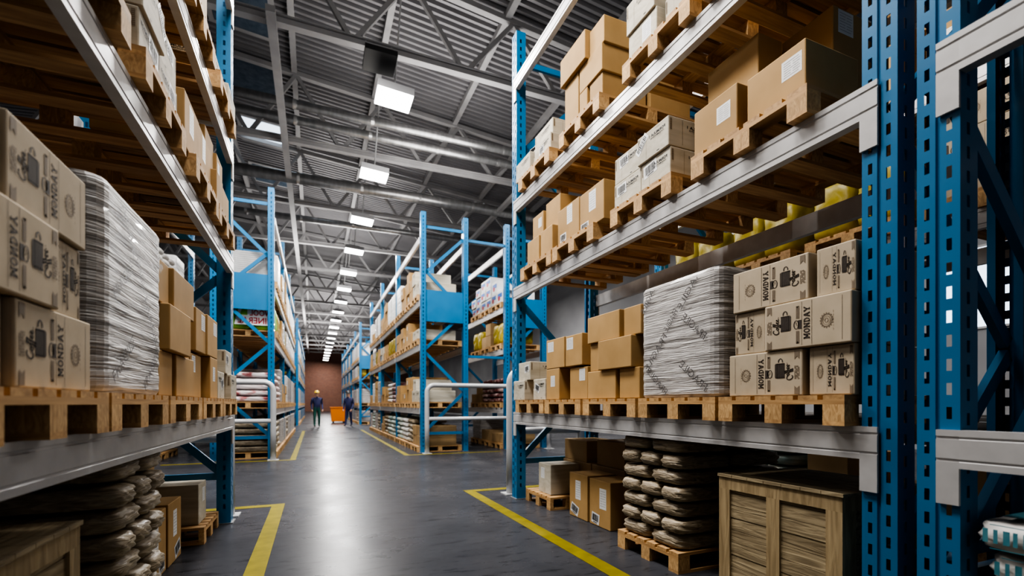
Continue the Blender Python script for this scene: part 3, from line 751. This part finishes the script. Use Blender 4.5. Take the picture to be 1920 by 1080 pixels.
LVN = {0: 'floor', 1: 'lower shelf', 2: 'middle shelf', 3: 'upper shelf'}
def load(S, x, y0, y1, lev, kind, where, n):
    """one pallet load in a farther rack; x = front, right-hand space"""
    z = (0, *LV)[lev]; ln = LVN[lev]; tail = f'{n} load, {ln}, {where}'; g = f'goods on the {ln}, {where}'
    rr = random.Random(hash((round(x * 10), round(y0 * 10), lev)) & 0xffff)
    if kind == 'none': return
    pallet(S, x, y0, y1, z, f'pallet under the {tail}', g, full=False)
    z += PH + .001; W = y1 - y0; yc = (y0 + y1) / 2
    if kind in ('tan', 'form', 'det', 'kraft'):
        mat = {'tan': 'tan', 'form': 'formula', 'det': 'whitebox', 'kraft': 'kraft'}[kind]
        nm = {'tan': 'tan carton', 'form': 'grey white carton', 'det': 'white blue-red carton', 'kraft': 'brown carton'}[kind]
        h = rr.choice((.24, .28, .32)); rows = 2 if lev in (1, 2) and rr.random() < .6 else 3 if h < .3 else 2
        if lev in (0, 2): rows = min(rows, 2)
        for r in range(rows):
            for c, ps in ((0, 'near'), (1, 'far')):
                if r == rows - 1 and rows > 1 and c == rr.randint(0, 2): continue
                s = rr.uniform(-.02, .02)
                deco = [('patch', 'F')] if kind == 'det' else [('formula', 'F', True)] if kind == 'form' and y0 < 13 else []
                if kind == 'tan' and y0 < 13 and rr.random() < .4: deco = [('label', 'F', .3, .45, .1, .1)]
                carton(S, x + .04 + s, .9, y0 + .01 + c * W / 2, y0 + (c + 1) * W / 2 - .012, z + r * h, z + (r + 1) * h - .002, mat,
                       f'{nm}, {["bottom", "middle", "top"][r] if rows == 3 else ["bottom", "top"][r]} {ps}, {tail}', g, deco)
    elif kind == 'wrapw' or kind == 'wrap':
        h = .80 if lev in (1, 3) else .62
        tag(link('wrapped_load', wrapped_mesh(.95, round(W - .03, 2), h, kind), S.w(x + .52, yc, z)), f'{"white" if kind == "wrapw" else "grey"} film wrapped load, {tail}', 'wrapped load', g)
    elif kind in ('yel', 'green'):
        for c, ps in ((0, 'near'), (1, 'far')):
            for r, rn in ((0, 'front'), (1, 'rear')):
                bag(S, x + .26 + r * .46, y0 + W * (.25 + .5 * c), z, (.42, round(W / 2 - .01, 2), .55 if lev == 2 else .7), 'yellowbag' if kind == 'yel' else 'greenbag', f'{"yellow" if kind == "yel" else "green"} insulation bag, {rn} {ps}, {tail}', g, (c + r * 2) % 3)
    elif kind.startswith('sack'):
        nm = {'sack': 'beige', 'sackw': 'white', 'sackp': 'pink-white', 'sackr': 'dark red', 'sackt': 'pale green'}[kind]
        for k in range(5 if lev != 2 else 4):
            for c, ps in ((0, 'near'), (1, 'far')):
                sack(S, x + .50 + rr.uniform(-.02, .02), y0 + W * (.25 + .5 * c), z + k * .125, (.92, round(W / 2 - .01, 2), .124), kind,
                     f'{nm} sack, {["lowest", "second", "third", "fourth", "top"][k]} layer, {ps}, {tail}', g, (k + c) % 3)
    elif kind == 'sheets':
        for c, ps in ((0, 'near'), (1, 'far')):
            def sh():
                mb = MB()
                for k in range(14): mb.box(-.45, .45, -W / 4 + .012, W / 4 - .012, k * .042, k * .042 + .037 )
                mb.box(-.445, .445, -W / 4 + .016, W / 4 - .016, .01, 14 * .042 - .012)
                return mb
            tag(link('sheet_stack', S.me(('sheets', round(W, 2)), sh, ['sheet'], 'sheets'), S.w(x + .5, y0 + W * (.25 + .5 * c), z)), f'stack of white boards, {ps}, {tail}', 'board stack', g)
def far_row(S, x, y0, nb, plan, row, first=0, panel=True):
    BW = 3.6
    for b in range(nb):
        ys = (y0 + b * BW, y0 + (b + 1) * BW)
        bay = f'{["first", "second", "third", "fourth", "fifth", "sixth"][b]} bay, {row}'
        # each bay owns its near frame; the last one also owns the end frame
        rack_bay(S, x, ys, f'blue pallet rack forming the {bay}', panel and b == 0, b == nb - 1)
        for lev, kinds in plan[b].items():
            for k, kd in enumerate(kinds):
                a = ys[0] + .10 + k * .86
                load(S, x - .05, a, a + .80, lev, kd, bay, ['first', 'second', 'third', 'fourth'][k])
def rack_bay(S, x, ys, label, panel, last):
    t = thing('pallet_rack', label, 'rack', S.w(x, ys[0], 0), 'far pallet racks')
    frame(S, t, 0, panel)
    if last: frame(S, t, ys[1] - ys[0])
    L = ys[1] - ys[0] - PW - .004
    for z in LV:
        for xx, fl in ((-.0145, 0), (RD + .0145, 1)):
            def bm_():
                mb = beam_mb(L)
                if fl: mb.v = [(-p, q, r) for p, q, r in mb.v]; mb.f = [tuple(reversed(f)) for f in mb.f]
                return mb
            link('shelf_beam', S.me(('beam', round(L, 3), fl), bm_, ['beam'], 'shelf_beam'), S.l(xx, PW / 2 + .002, z), t)

# back-to-back rack behind the right-hand near rack
rack(RIGHT, 4.42, (1.284, 5.33), 'blue pallet rack seen through the right near rack', 'near pallet racks')
W_ = 'rack behind right near rack'
for k, kd in enumerate(('none', 'yel', 'yel', 'yel')):
    load(RIGHT, 4.37, 1.40 + k * .95, 2.2 + k * .95, 2, kd, W_, ['first', 'second', 'third', 'fourth'][k])
pallet(RIGHT, 4.37, 1.40, 2.2, LV[1], f'pallet under coffee cartons in the {W_}', 'pallets in the rack behind')
for pos, a, b, c, d in (('bottom', 1.42, 1.79, 0, .24), ('bottom far', 1.80, 2.17, 0, .24), ('middle', 1.42, 1.79, .241, .48), ('top', 1.40, 1.77, .481, .72), ('middle far', 1.80, 2.17, .241, .48), ('top far', 1.79, 2.16, .481, .72)):
    carton(RIGHT, 4.42, .5, a, b, LV[1] + PH + c, LV[1] + PH + d, 'coffee', f'beige carton printed in brown, {pos} one in the {W_}', 'coffee cartons in the rack behind', [('coffee', 'F', False)])
for k, kd in enumerate(('kraft', 'kraft', 'sackt', 'kraft')):
    load(RIGHT, 4.37, 1.40 + k * .95, 2.2 + k * .95, 0, kd, W_, ['first', 'second', 'third', 'fourth'][k])
for k, kd in enumerate(('tan', 'tan', 'kraft', 'tan')):
    load(RIGHT, 4.37, 1.40 + k * .95, 2.2 + k * .95, 3, kd, W_, ['first', 'second', 'third', 'fourth'][k])

T4 = ('tan', 'tan', 'tan', 'form')
R1 = [{0: ('kraft', 'sack', 'sackw', 'sackt'), 1: ('form', 'tan', 'tan', 'tan'), 2: ('form', 'tan', 'tan', 'tan'), 3: ('form', 'tan', 'tan', 'wrapw')},
      {0: ('sackt', 'sackt', 'sack', 'kraft'), 1: ('sackr', 'sackw', 'tan', 'tan'), 2: ('yel', 'yel', 'tan', 'form'), 3: ('wrapw', 'wrapw', 'tan', 'tan')},
      {0: ('sack', 'wrap', 'sackt', 'wrap'), 1: ('wrap', 'tan', 'wrapw', 'tan'), 2: ('tan', 'yel', 'wrap', 'tan'), 3: ('wrapw', 'wrap', 'tan', 'wrapw')}]
far_row(RIGHT, 2.30, 11.12, 3, R1, 'right far row')
R2 = [{0: ('kraft', 'kraft', 'wrap', 'none'), 1: ('sackr', 'sackr', 'kraft', 'none'), 2: ('yel', 'kraft', 'yel', 'none'), 3: ('det', 'det', 'det', 'none')}]
far_row(RIGHT, 4.42, 11.12, 1, R2, 'second right row')
L1 = [{0: ('sack', 'sack', 'wrap', 'wrap'), 1: ('sackp', 'sackp', 'wrap', 'tan'), 2: ('green', 'yel', 'tan', 'wrap'), 3: ('sheets', 'wrapw', 'tan', 'wrap')},
      {0: ('wrap', 'sack', 'wrap', 'wrap'), 1: ('tan', 'wrapw', 'wrap', 'wrap'), 2: ('yel', 'wrap', 'wrap', 'wrap'), 3: ('tan', 'wrap', 'wrapw', 'wrap')},
      {0: ('wrap', 'wrap', 'wrap', 'wrap'), 1: ('wrap', 'wrapw', 'wrap', 'wrap'), 2: ('wrap', 'wrap', 'wrap', 'wrap'), 3: ('wrapw', 'wrap', 'wrapw', 'wrap')}]
far_row(LEFT, 2.28, 11.12, 3, L1, 'left far row')
L2 = [{0: ('wrap', 'wrap', 'none', 'none'), 1: ('sackw', 'wrapw', 'none', 'none'), 2: ('wrapw', 'wrapw', 'none', 'none'), 3: ('sackw', 'sackw', 'wrapw', 'none')}]
far_row(LEFT, 4.42, 11.12, 1, L2, 'second left row')
FW = [{0: ('wrap', 'sack', 'wrap', 'wrap'), 1: ('wrap', 'wrapw', 'wrap', 'wrap'), 2: ('yel', 'wrap', 'wrapw', 'wrap'), 3: ('wrapw', 'wrap', 'wrap', 'wrapw')}] + [
      {0: ('wrap', 'wrap'), 1: ('wrap', 'wrapw'), 2: ('wrap', 'wrap'), 3: ('wrapw', 'wrap')} for _ in range(4)]
far_row(RIGHT, 2.30, 27.5, 5, FW, 'right rear row', panel=True)
far_row(LEFT, 2.28, 27.5, 5, FW, 'left rear row', panel=True)
# printed front of the green insulation bags in the left far rack
def wool():
    mb = MB()
    mb.poly([(-.30, 0, .04), (.44, 0, .04), (.44, 0, .38), (-.22, 0, .38)], 0)
    for t, z0, z1, x0, x1 in (('WOOL', .23, .36, -.40, .02), ('MINERAL', .07, .20, -.42, .24)):
        for p in place_text(t, x0, z0, x1, z1, .02): mb.poly([(-x, -.002, z) for x, z in reversed(p)], 1)
    mb.poly([(-.20, -.002, .24), (-.06, -.002, .24), (-.06, -.002, .36), (-.16, -.002, .36)], 2)
    return mb
for o in [o for o in COL.objects if o.get('label', '').startswith('green insulation bag, front near, first load, middle shelf, first bay, left far row')]:
    link('printed_front', MB().mesh('x', ['whitebox']) if False else wool().mesh('printed_front', ['whitebox', 'red', 'greenbag']), (-.24, -.205, .06), o)

guard(RIGHT, 2.40, 5.55, 10.86, 'grey guard rail before the right-hand racks beyond the cross aisle')
guard(LEFT, 2.28, 5.45, 10.80, 'grey guard rail before the left-hand racks beyond the cross aisle')
# row ties between the two right-hand racks
for z, w in ((5.12, 'upper'), (2.30, 'lower')):
    tag(link('row_tie', MB().box(0, .95, -.03, .03, -.03, .03).mesh('row_tie', ['blue']), (3.462, 11.12, z)), f'blue steel tie between the two right far racks, {w} one', 'tie bar')
# far floor lines
for S in (RIGHT, LEFT):
    tag(link('floor_line', S.me('farline', lambda: MB().box(0, .11, 0, 11.2, 0, .0015).box(.11, 2.3, 0, .11, 0, .0015), ['yellow'], 'floor_line'), S.w(1.86, 10.66, .0005)),
        f'yellow line on the floor along the {S.name} row beyond the crossing', 'floor line', 'yellow floor lines')

# ------------------------------------------------------------------ the hall
X0, X1, Y0, Y1 = -9., 14., -4., 76.
def zroof(x): return 10.27 - .09 * x if x > -5 else 10.72 + .09 * (x + 5)
structure('floor', MB().poly([(X0, Y0, 0), (X1, Y0, 0), (X1, Y1, 0), (X0, Y1, 0)]).mesh('floor', ['floor']))
def roof():
    mb = MB(); p = .19; n = int((Y1 - Y0) / p); d = .085; ys = []
    for i in range(n + 1):
        y = Y0 + i * p
        ys += [(y, 0), (y + p * .38, 0), (y + p * .5, d), (y + p * .88, d)]
    for xa, xb in ((X0 - .1, -5.), (-5., X1 + .1)):
        for (a, za), (b, zb) in zip(ys, ys[1:]):
            mb.poly([(xa, a, zroof(xa) + za), (xa, b, zroof(xa) + zb), (xb, b, zroof(xb) + zb), (xb, a, zroof(xb) + za)])
    return mb
structure('ceiling', roof().mesh('ceiling', ['roof']))
def wall(name, pts, mat): structure(name, MB().poly(pts).mesh(name, [mat]))
zl, zr, zc = zroof(X0) + .06, zroof(X1) + .06, zroof(-5) + .06
wall('wall_left', [(X0, Y0, 0), (X0, Y1, 0), (X0, Y1, zl), (X0, Y0, zl)], 'wallg')
wall('wall_right', [(X1, Y1, 0), (X1, Y0, 0), (X1, Y0, zr), (X1, Y1, zr)], 'wallg')
wall('wall_back', [(X0, Y1, 0), (X1, Y1, 0), (X1, Y1, zr), (-5, Y1, zc), (X0, Y1, zl)], 'brick')
wall('wall_front', [(X1, Y0, 0), (X0, Y0, 0), (X0, Y0, zl), (-5, Y0, zc), (X1, Y0, zr)], 'wallg')
# windows high in the side walls
w = structure('window_1', MB().box(-.03, .03, -1.2, 1.2, -.05, 0).box(-.03, .03, -1.2, 1.2, 1.8, 1.85).box(-.03, .03, -1.2, -1.15, 0, 1.8).box(-.03, .03, 1.15, 1.2, 0, 1.8).box(-.02, .02, -.025, .025, 0, 1.8).mesh('window', ['steel']), (X1 - .03, 5.6, 2.9))
link('pane', MB().box(-.012, .012, -1.15, 1.15, 0, 1.8).mesh('pane', ['window']), (0, 0, 0), w)
# skylights let into the roof over the left racks
for k, (y, mt) in enumerate(((12.6, 'skyblue'), (15.2, 'skyblue'), (18.2, 'window'), (21.5, 'skyblue'))):
    zz = zroof(-1.6)
    t = thing('skylight', f'{"bright" if mt == "window" else "dim blue"} skylight pane in the roof above left racks, {["nearest", "second", "third", "fourth"][k]} of four', 'skylight', (-1.6, y, zz - .05), 'skylights above the left racks', (0, math.atan(.09), 0))
    link('frame', MB().box(-.75, .75, -.85, .85, 0, .04).mesh('frame', ['steel']), (0, 0, 0), t)
    link('pane', MB().box(-.62, .62, -.72, .72, -.012, -.002).mesh('pane', [mt]), (0, 0, 0), t)

# trusses
TY = [9.9, 14.26, 18.6] + [23 + 4.4 * i for i in range(12)]
NUM = ['nearest', 'second', 'third', 'fourth', 'fifth', 'sixth', 'seventh', 'eighth', 'ninth', 'tenth', 'eleventh', 'twelfth', 'thirteenth', 'fourteenth', 'fifteenth']
ZC = 8.3
bc = MB().bar((X0 + .1, 0, ZC), (X1 - .1, 0, ZC), .16, .10, 0, (0, 0, 1)).bar((X0 + .1, 0, ZC + .07), (X1 - .1, 0, ZC + .07), .26, .02, 0, (0, 0, 1)).mesh('bottom_chord', ['steel'])
tc_ = MB().bar((X0 + .1, 0, zroof(X0) - .15), (-5, 0, zroof(-5) - .15), .14, .12, 0, (0, 0, 1)).bar((-5, 0, zroof(-5) - .15), (X1 - .1, 0, zroof(X1) - .15), .14, .12, 0, (0, 0, 1)).mesh('top_chord', ['steel'])
nodes = [X0 + .5 + 2.3 * i for i in range(10)]
webs = []
for i, xx in enumerate(nodes[:-1]):
    xm = xx + 1.15; xn = nodes[i + 1]
    for a, b in (((xx, ZC), (xm, zroof(xm) - .18)), ((xm, zroof(xm) - .18), (xn, ZC))):
        webs.append(MB().bar((a[0], 0, a[1]), (b[0], 0, b[1]), .09, .09).mesh('web_member', ['steel']))
for k, y in enumerate(TY):
    t = thing('roof_truss', f'grey steel roof truss across the hall, {NUM[k]} from the viewer', 'roof truss', (0, y, 0), 'steel roof trusses')
    link('bottom_chord', bc, (0, 0, 0), t); link('top_chord', tc_, (0, 0, 0), t)
    for w in webs: link('web_member', w, (0, 0, 0), t)
for k, xx in enumerate((-7.2, -4.8, -2.6, -.5, 1.6, 4.0, 6.3, 8.6, 10.9)):
    tag(link('roof_purlin', MB().box(-.07, .07, 0, Y1 - Y0 - .4, -.16, 0).mesh('roof_purlin', ['steel']), (xx, Y0 + .2, zroof(xx) - .005)), f'grey steel purlin under the roof sheet, {NUM[k]} from the left wall'.replace('nearest', 'first'), 'purlin', 'roof purlins')
for xx, w in ((-.72, 'left'), (6.2, 'right')):
    tag(link('tie_beam', MB().box(-.08, .08, 0, 62, -.12, 0).mesh('tie_beam', ['steel']), (xx, 9.4, ZC - .09)), f'grey steel tie running along the trusses, {w} of the lamps', 'tie beam')
# silver ducts across the hall
for k, (y, z, r) in enumerate(((13.2, 8.72, .11), (13.75, 8.62, .11), (16.3, 8.2, .17), (20.2, 8.35, .12))):
    t = thing('ventilation_duct', f'silver round duct across the hall under the roof, {NUM[k]} from the viewer', 'duct', (0, y, z), 'ducts under the roof')
    link('pipe', MB().tube([(-3.6 if k else -2.6, 0, 0), (11, 0, 0)], r, 16).mesh('pipe', ['duct'], smooth=True), (0, 0, 0), t)
    for i in range(7): link('collar', MB().tube([(-2.4 + 1.9 * i, 0, 0), (-2.32 + 1.9 * i, 0, 0)], r + .012, 16).mesh('collar', ['duct']), (0, 0, 0), t)
# dark panel hanging beneath the nearest truss
t = thing('hanging_panel', 'dark square panel hanging beneath the nearest roof truss', 'panel', (1.18, 9.55, 7.84), None, (radians(-3), 0, 0))
link('panel_body', MB().box(-.30, .30, -.30, .30, -.05, .05).mesh('panel_body', ['dark']), (0, 0, 0), t)
for sx in (-1, 1): link('bracket', MB().box(sx * .25 - .015, sx * .25 + .015, .1, .13, .05, .42).mesh('bracket', ['steel']), (0, 0, 0), t)

# ceiling lights
house = MB().box(-.36, .36, -.30, .30, .03, .17).box(-.2, .2, -.15, .15, .17, .24).mesh('housing', ['wallg'])
diff = MB().box(-.35, .35, -.29, .29, 0, .028).mesh('diffuser', ['lamp'])
def ceiling_light(x, y, z, label, group, power, size=.6):
    t = thing('ceiling_light', label, 'ceiling light', (x, y, z), group, (0, radians(4), 0))
    link('housing', house, (0, 0, 0), t); link('diffuser', diff, (0, 0, 0), t)
    link('hanging_rod', MB().tube([(0, 0, .24), (0, 0, zroof(x) - z)], .018, 8).mesh('hanging_rod', ['rail']), (0, 0, 0), t)
    la = bpy.data.lights.new('lamp', 'AREA'); la.energy = power; la.size = size; la.color = (1, .975, .94)
    lo = bpy.data.objects.new('lamp_light', la); COL.objects.link(lo); lo.location = (0, 0, -.02); lo.parent = t
for k in range(19):
    y = 9.9 + 3.5 * k
    ceiling_light(1.5, y, 7.35, f'bright square ceiling lamp over the aisle, {(NUM + ["sixteenth", "seventeenth", "eighteenth", "nineteenth"])[k]} from the viewer', 'ceiling lamps over the aisle', 250 if k == 0 else 300 if k < 6 else 300)

def lamp(name, loc, target, energy, size, color=(1, .97, .93), size_y=None):
    from mathutils import Vector
    la = bpy.data.lights.new(name, 'AREA'); la.energy = energy; la.size = size; la.color = color
    if size_y: la.shape = 'RECTANGLE'; la.size_y = size_y
    o = bpy.data.objects.new(name, la); COL.objects.link(o); o.location = loc
    o.rotation_euler = (Vector(target) - Vector(loc)).to_track_quat('-Z', 'Y').to_euler()
    return o
lamp('added_fill_light', (-.3, 7.0, 7.6), (-.2, 7.0, 0), 130, 1.0)  # added area lights without fixtures, brightening the cross aisle
lamp('added_fill_light', (-.1, 8.5, 7.6), (.4, 8.5, 0), 520, 1.0)
lamp('added_fill_light', (.2, 1.9, 7.0), (2.5, 1.2, 1.6), 340, 1.2)  # added out-of-frame fill, this and the next, aimed at the right near rack
lamp('added_fill_light', (-.3, 3.9, 7.4), (2.7, 3.7, 1.6), 370, 1.2)
lamp('added_fill_light', (5.5, 8.3, 7.6), (5.5, 8.3, 0), 450, 1.0)  # added area lights either side of the crossing, no fixtures
lamp('added_fill_light', (-3.5, 8.3, 7.6), (-3.5, 8.3, 0), 450, 1.0)
lamp('added_fill_light', (9, 14, 7.6), (9, 14, 0), 700, 1.0)  # added for general illumination to the right, no fixtures
lamp('added_fill_light', (9, 24, 7.6), (9, 24, 0), 700, 1.0)
lamp('added_fill_light', (1, 24.5, 7.4), (1, 24.5, 0), 700, 1.2)  # added to brighten the floor at the far crossing
lamp('added_roof_fill', (3, 12, 6.6), (3, 12.5, 10), 300, 4.)  # added upward fill from here on, lightens the roof and trusses
lamp('added_roof_fill', (1.5, 4.6, 7.2), (1.5, 8.5, 9.6), 90, 2.5)
lamp('added_roof_fill', (1, 24, 6.6), (1, 24, 10), 600, 5.)
lamp('added_roof_fill', (1, 42, 6.6), (1, 42, 10), 1100, 6.)
lamp('added_roof_fill', (1, 60, 6.6), (1, 60, 10), 1300, 8.)

w = bpy.data.worlds.new('hall_air'); SC.world = w; w.use_nodes = True
w.node_tree.nodes['Background'].inputs['Color'].default_value = (.5, .55, .62, 1); w.node_tree.nodes['Background'].inputs['Strength'].default_value = .12

# ------------------------------------------------------------------ two workers far down the aisle
def worker(x, y, face, label, top, legs, hat, pose):
    t = thing('person', label, 'person', (x, y, 0), 'workers far down the aisle', (0, 0, face))
    V = [(0, 0, .95), (0, .01, 1.15), (0, 0, 1.36), (0, 0, 1.47), (0, -.02, 1.56), (0, -.02, 1.68)]
    E = [(0, 1), (1, 2), (2, 3), (3, 4), (4, 5)]; Rr = [.15, .14, .15, .065, .085, .08]
    for s in (-1, 1):
        k = len(V); st = pose * s
        V += [(s * .095, 0, .88), (s * .11, st * .4 - .01, .48), (s * .115, st, .09), (s * .12, st - .15, .035)]; E += [(0, k), (k, k + 1), (k + 1, k + 2), (k + 2, k + 3)]; Rr += [.098, .068, .05, .04]
        k = len(V)
        V += [(s * .2, 0, 1.40), (s * .25, .03, 1.12), (s * .24, -.10 - .05 * s, .90), (s * .235, -.15 - .05 * s, .82)]; E += [(2, k), (k, k + 1), (k + 1, k + 2), (k + 2, k + 3)]; Rr += [.065, .05, .038, .035]
        h = k + 3
        for f_ in range(5):
            kk = len(V); a = -.03 + .015 * f_; bx, by, bz = V[h]
            if f_ == 0: V += [(bx - s * .03, by - .05, bz - .02), (bx - s * .04, by - .07, bz - .05)]
            else: V += [(bx, by + a, bz - .06), (bx - s * .015, by + a - .01, bz - .10 + .008 * abs(f_ - 2))]
            E += [(h, kk), (kk, kk + 1)]; Rr += [.011, .009]
    me = bpy.data.meshes.new('body'); me.from_pydata(V, E, []); o = link('body', me, (0, 0, 0), None)
    sk = o.modifiers.new('s', 'SKIN')
    for i, d in enumerate(me.skin_vertices[0].data): d.radius = (Rr[i], Rr[i]); d.use_root = (i == 0)
    ss = o.modifiers.new('u', 'SUBSURF'); ss.levels = 1; ss.render_levels = 1
    bpy.context.view_layer.update()
    nm = bpy.data.meshes.new_from_object(o.evaluated_get(bpy.context.evaluated_depsgraph_get()))
    o.modifiers.clear(); o.data = nm; nm.name = 'body'
    for m_ in ('skin', top, legs, 'shoe'): nm.materials.append(M[m_])
    for p in nm.polygons:
        z = p.center.z; x_ = abs(p.center.x); p.use_smooth = True
        p.material_index = 3 if z < .09 else 2 if z < .96 and x_ < .19 else 1 if z < 1.48 and z > .86 else 0
    o.parent = t
    hm = bmesh.new(); bmesh.ops.create_uvsphere(hm, u_segments=16, v_segments=10, radius=.115)
    for v in hm.verts:
        if v.co.z < 0: v.co.z *= .25; v.co.x *= 1.12; v.co.y *= 1.2
    link('helmet' if hat == 'hat' else 'cap', bm_mesh(hm, 'helmet', hat, True), (0, -.02, 1.70), t)
    nb = MB()
    nb.poly([(-.015, -.105, 1.63), (.015, -.105, 1.63), (.008, -.098, 1.67), (-.008, -.098, 1.67)]).box(-.018, .018, -.125, -.09, 1.61, 1.63)
    for s in (-1, 1): nb.box(s * .035 - .012, s * .035 + .012, -.108, -.095, 1.655, 1.668, 1)
    nb.box(-.025, .025, -.107, -.095, 1.578, 1.586, 1)
    link('face', nb.mesh('face', ['skin', 'shoe']), (0, 0, 0), t)
    for s in (-1, 1): link('ear', MB().box(s * .092 - .01, s * .092 + .01, -.03, .01, 1.60, 1.66).mesh('ear', ['skin']), (0, 0, 0), t)
    return t
worker(.12, 25.4, radians(10), 'person in navy jacket, green trousers and yellow helmet, standing left in the aisle', 'navy', 'greencl', 'hat', .05)
worker(1.62, 25.6, radians(-30), 'person in dark navy overalls standing right in the far aisle', 'navy', 'navy', 'shoe', .10)
# orange bin on the floor behind them
t = thing('storage_bin', 'orange plastic bin on the floor behind the far workers', 'bin', (1.35, 30.5, 0))
bm = bmesh.new()
mb = MB()
def taper(z, e): return [(-.45 - e, -.35 - e, z), (.45 + e, -.35 - e, z), (.45 + e, .35 + e, z), (-.45 - e, .35 + e, z)]
lo_, hi_, hi2, lo2 = taper(.1, -.05), taper(.95, 0), taper(.95, -.03), taper(.14, -.08)
for A, B in ((lo_, hi_), (hi_, hi2), (hi2, lo2)):
    for i in range(4): mb.poly([A[i], A[(i + 1) % 4], B[(i + 1) % 4], B[i]])
mb.poly(list(reversed(lo_))); mb.poly(lo2)
bm.free()
link('tub', mb.mesh('tub', ['orange']), (0, 0, 0), t)
link('rim', MB().box(-.48, .48, -.38, -.35, .90, .96).box(-.48, .48, .35, .38, .90, .96).box(-.48, -.45, -.35, .35, .90, .96).box(.45, .48, -.35, .35, .90, .96).mesh('rim', ['orange']), (0, 0, 0), t)
for sx in (-1, 1): link('runner', MB().box(sx * .3 - .05, sx * .3 + .05, -.3, .3, 0, .1).mesh('runner', ['dark']), (0, 0, 0), t)

# ------------------------------------------------------------------ camera: level, turned right of the aisle, raised lens
cd = bpy.data.cameras.new('camera'); cam = bpy.data.objects.new('camera', cd); COL.objects.link(cam)
cam.location = (0, 0, 1.15); cam.rotation_euler = (radians(90), 0, -radians(22.6))
cd.sensor_width = 36; cd.lens = 36 * 891 / 1920; cd.shift_y = 217 / 1920; cd.clip_start = .05; cd.clip_end = 300
SC.camera = cam
cd.dof.use_dof = True; cd.dof.focus_distance = 3.2; cd.dof.aperture_fstop = 1.6
SC.view_settings.view_transform = 'AgX'
SC.view_settings.look = 'AgX - High Contrast'
SC.view_settings.exposure = -.5
SC.cycles.use_denoising = True
SC.cycles.max_bounces = 6; SC.cycles.diffuse_bounces = 3; SC.cycles.glossy_bounces = 3
SC.cycles.sample_clamp_indirect = 5.
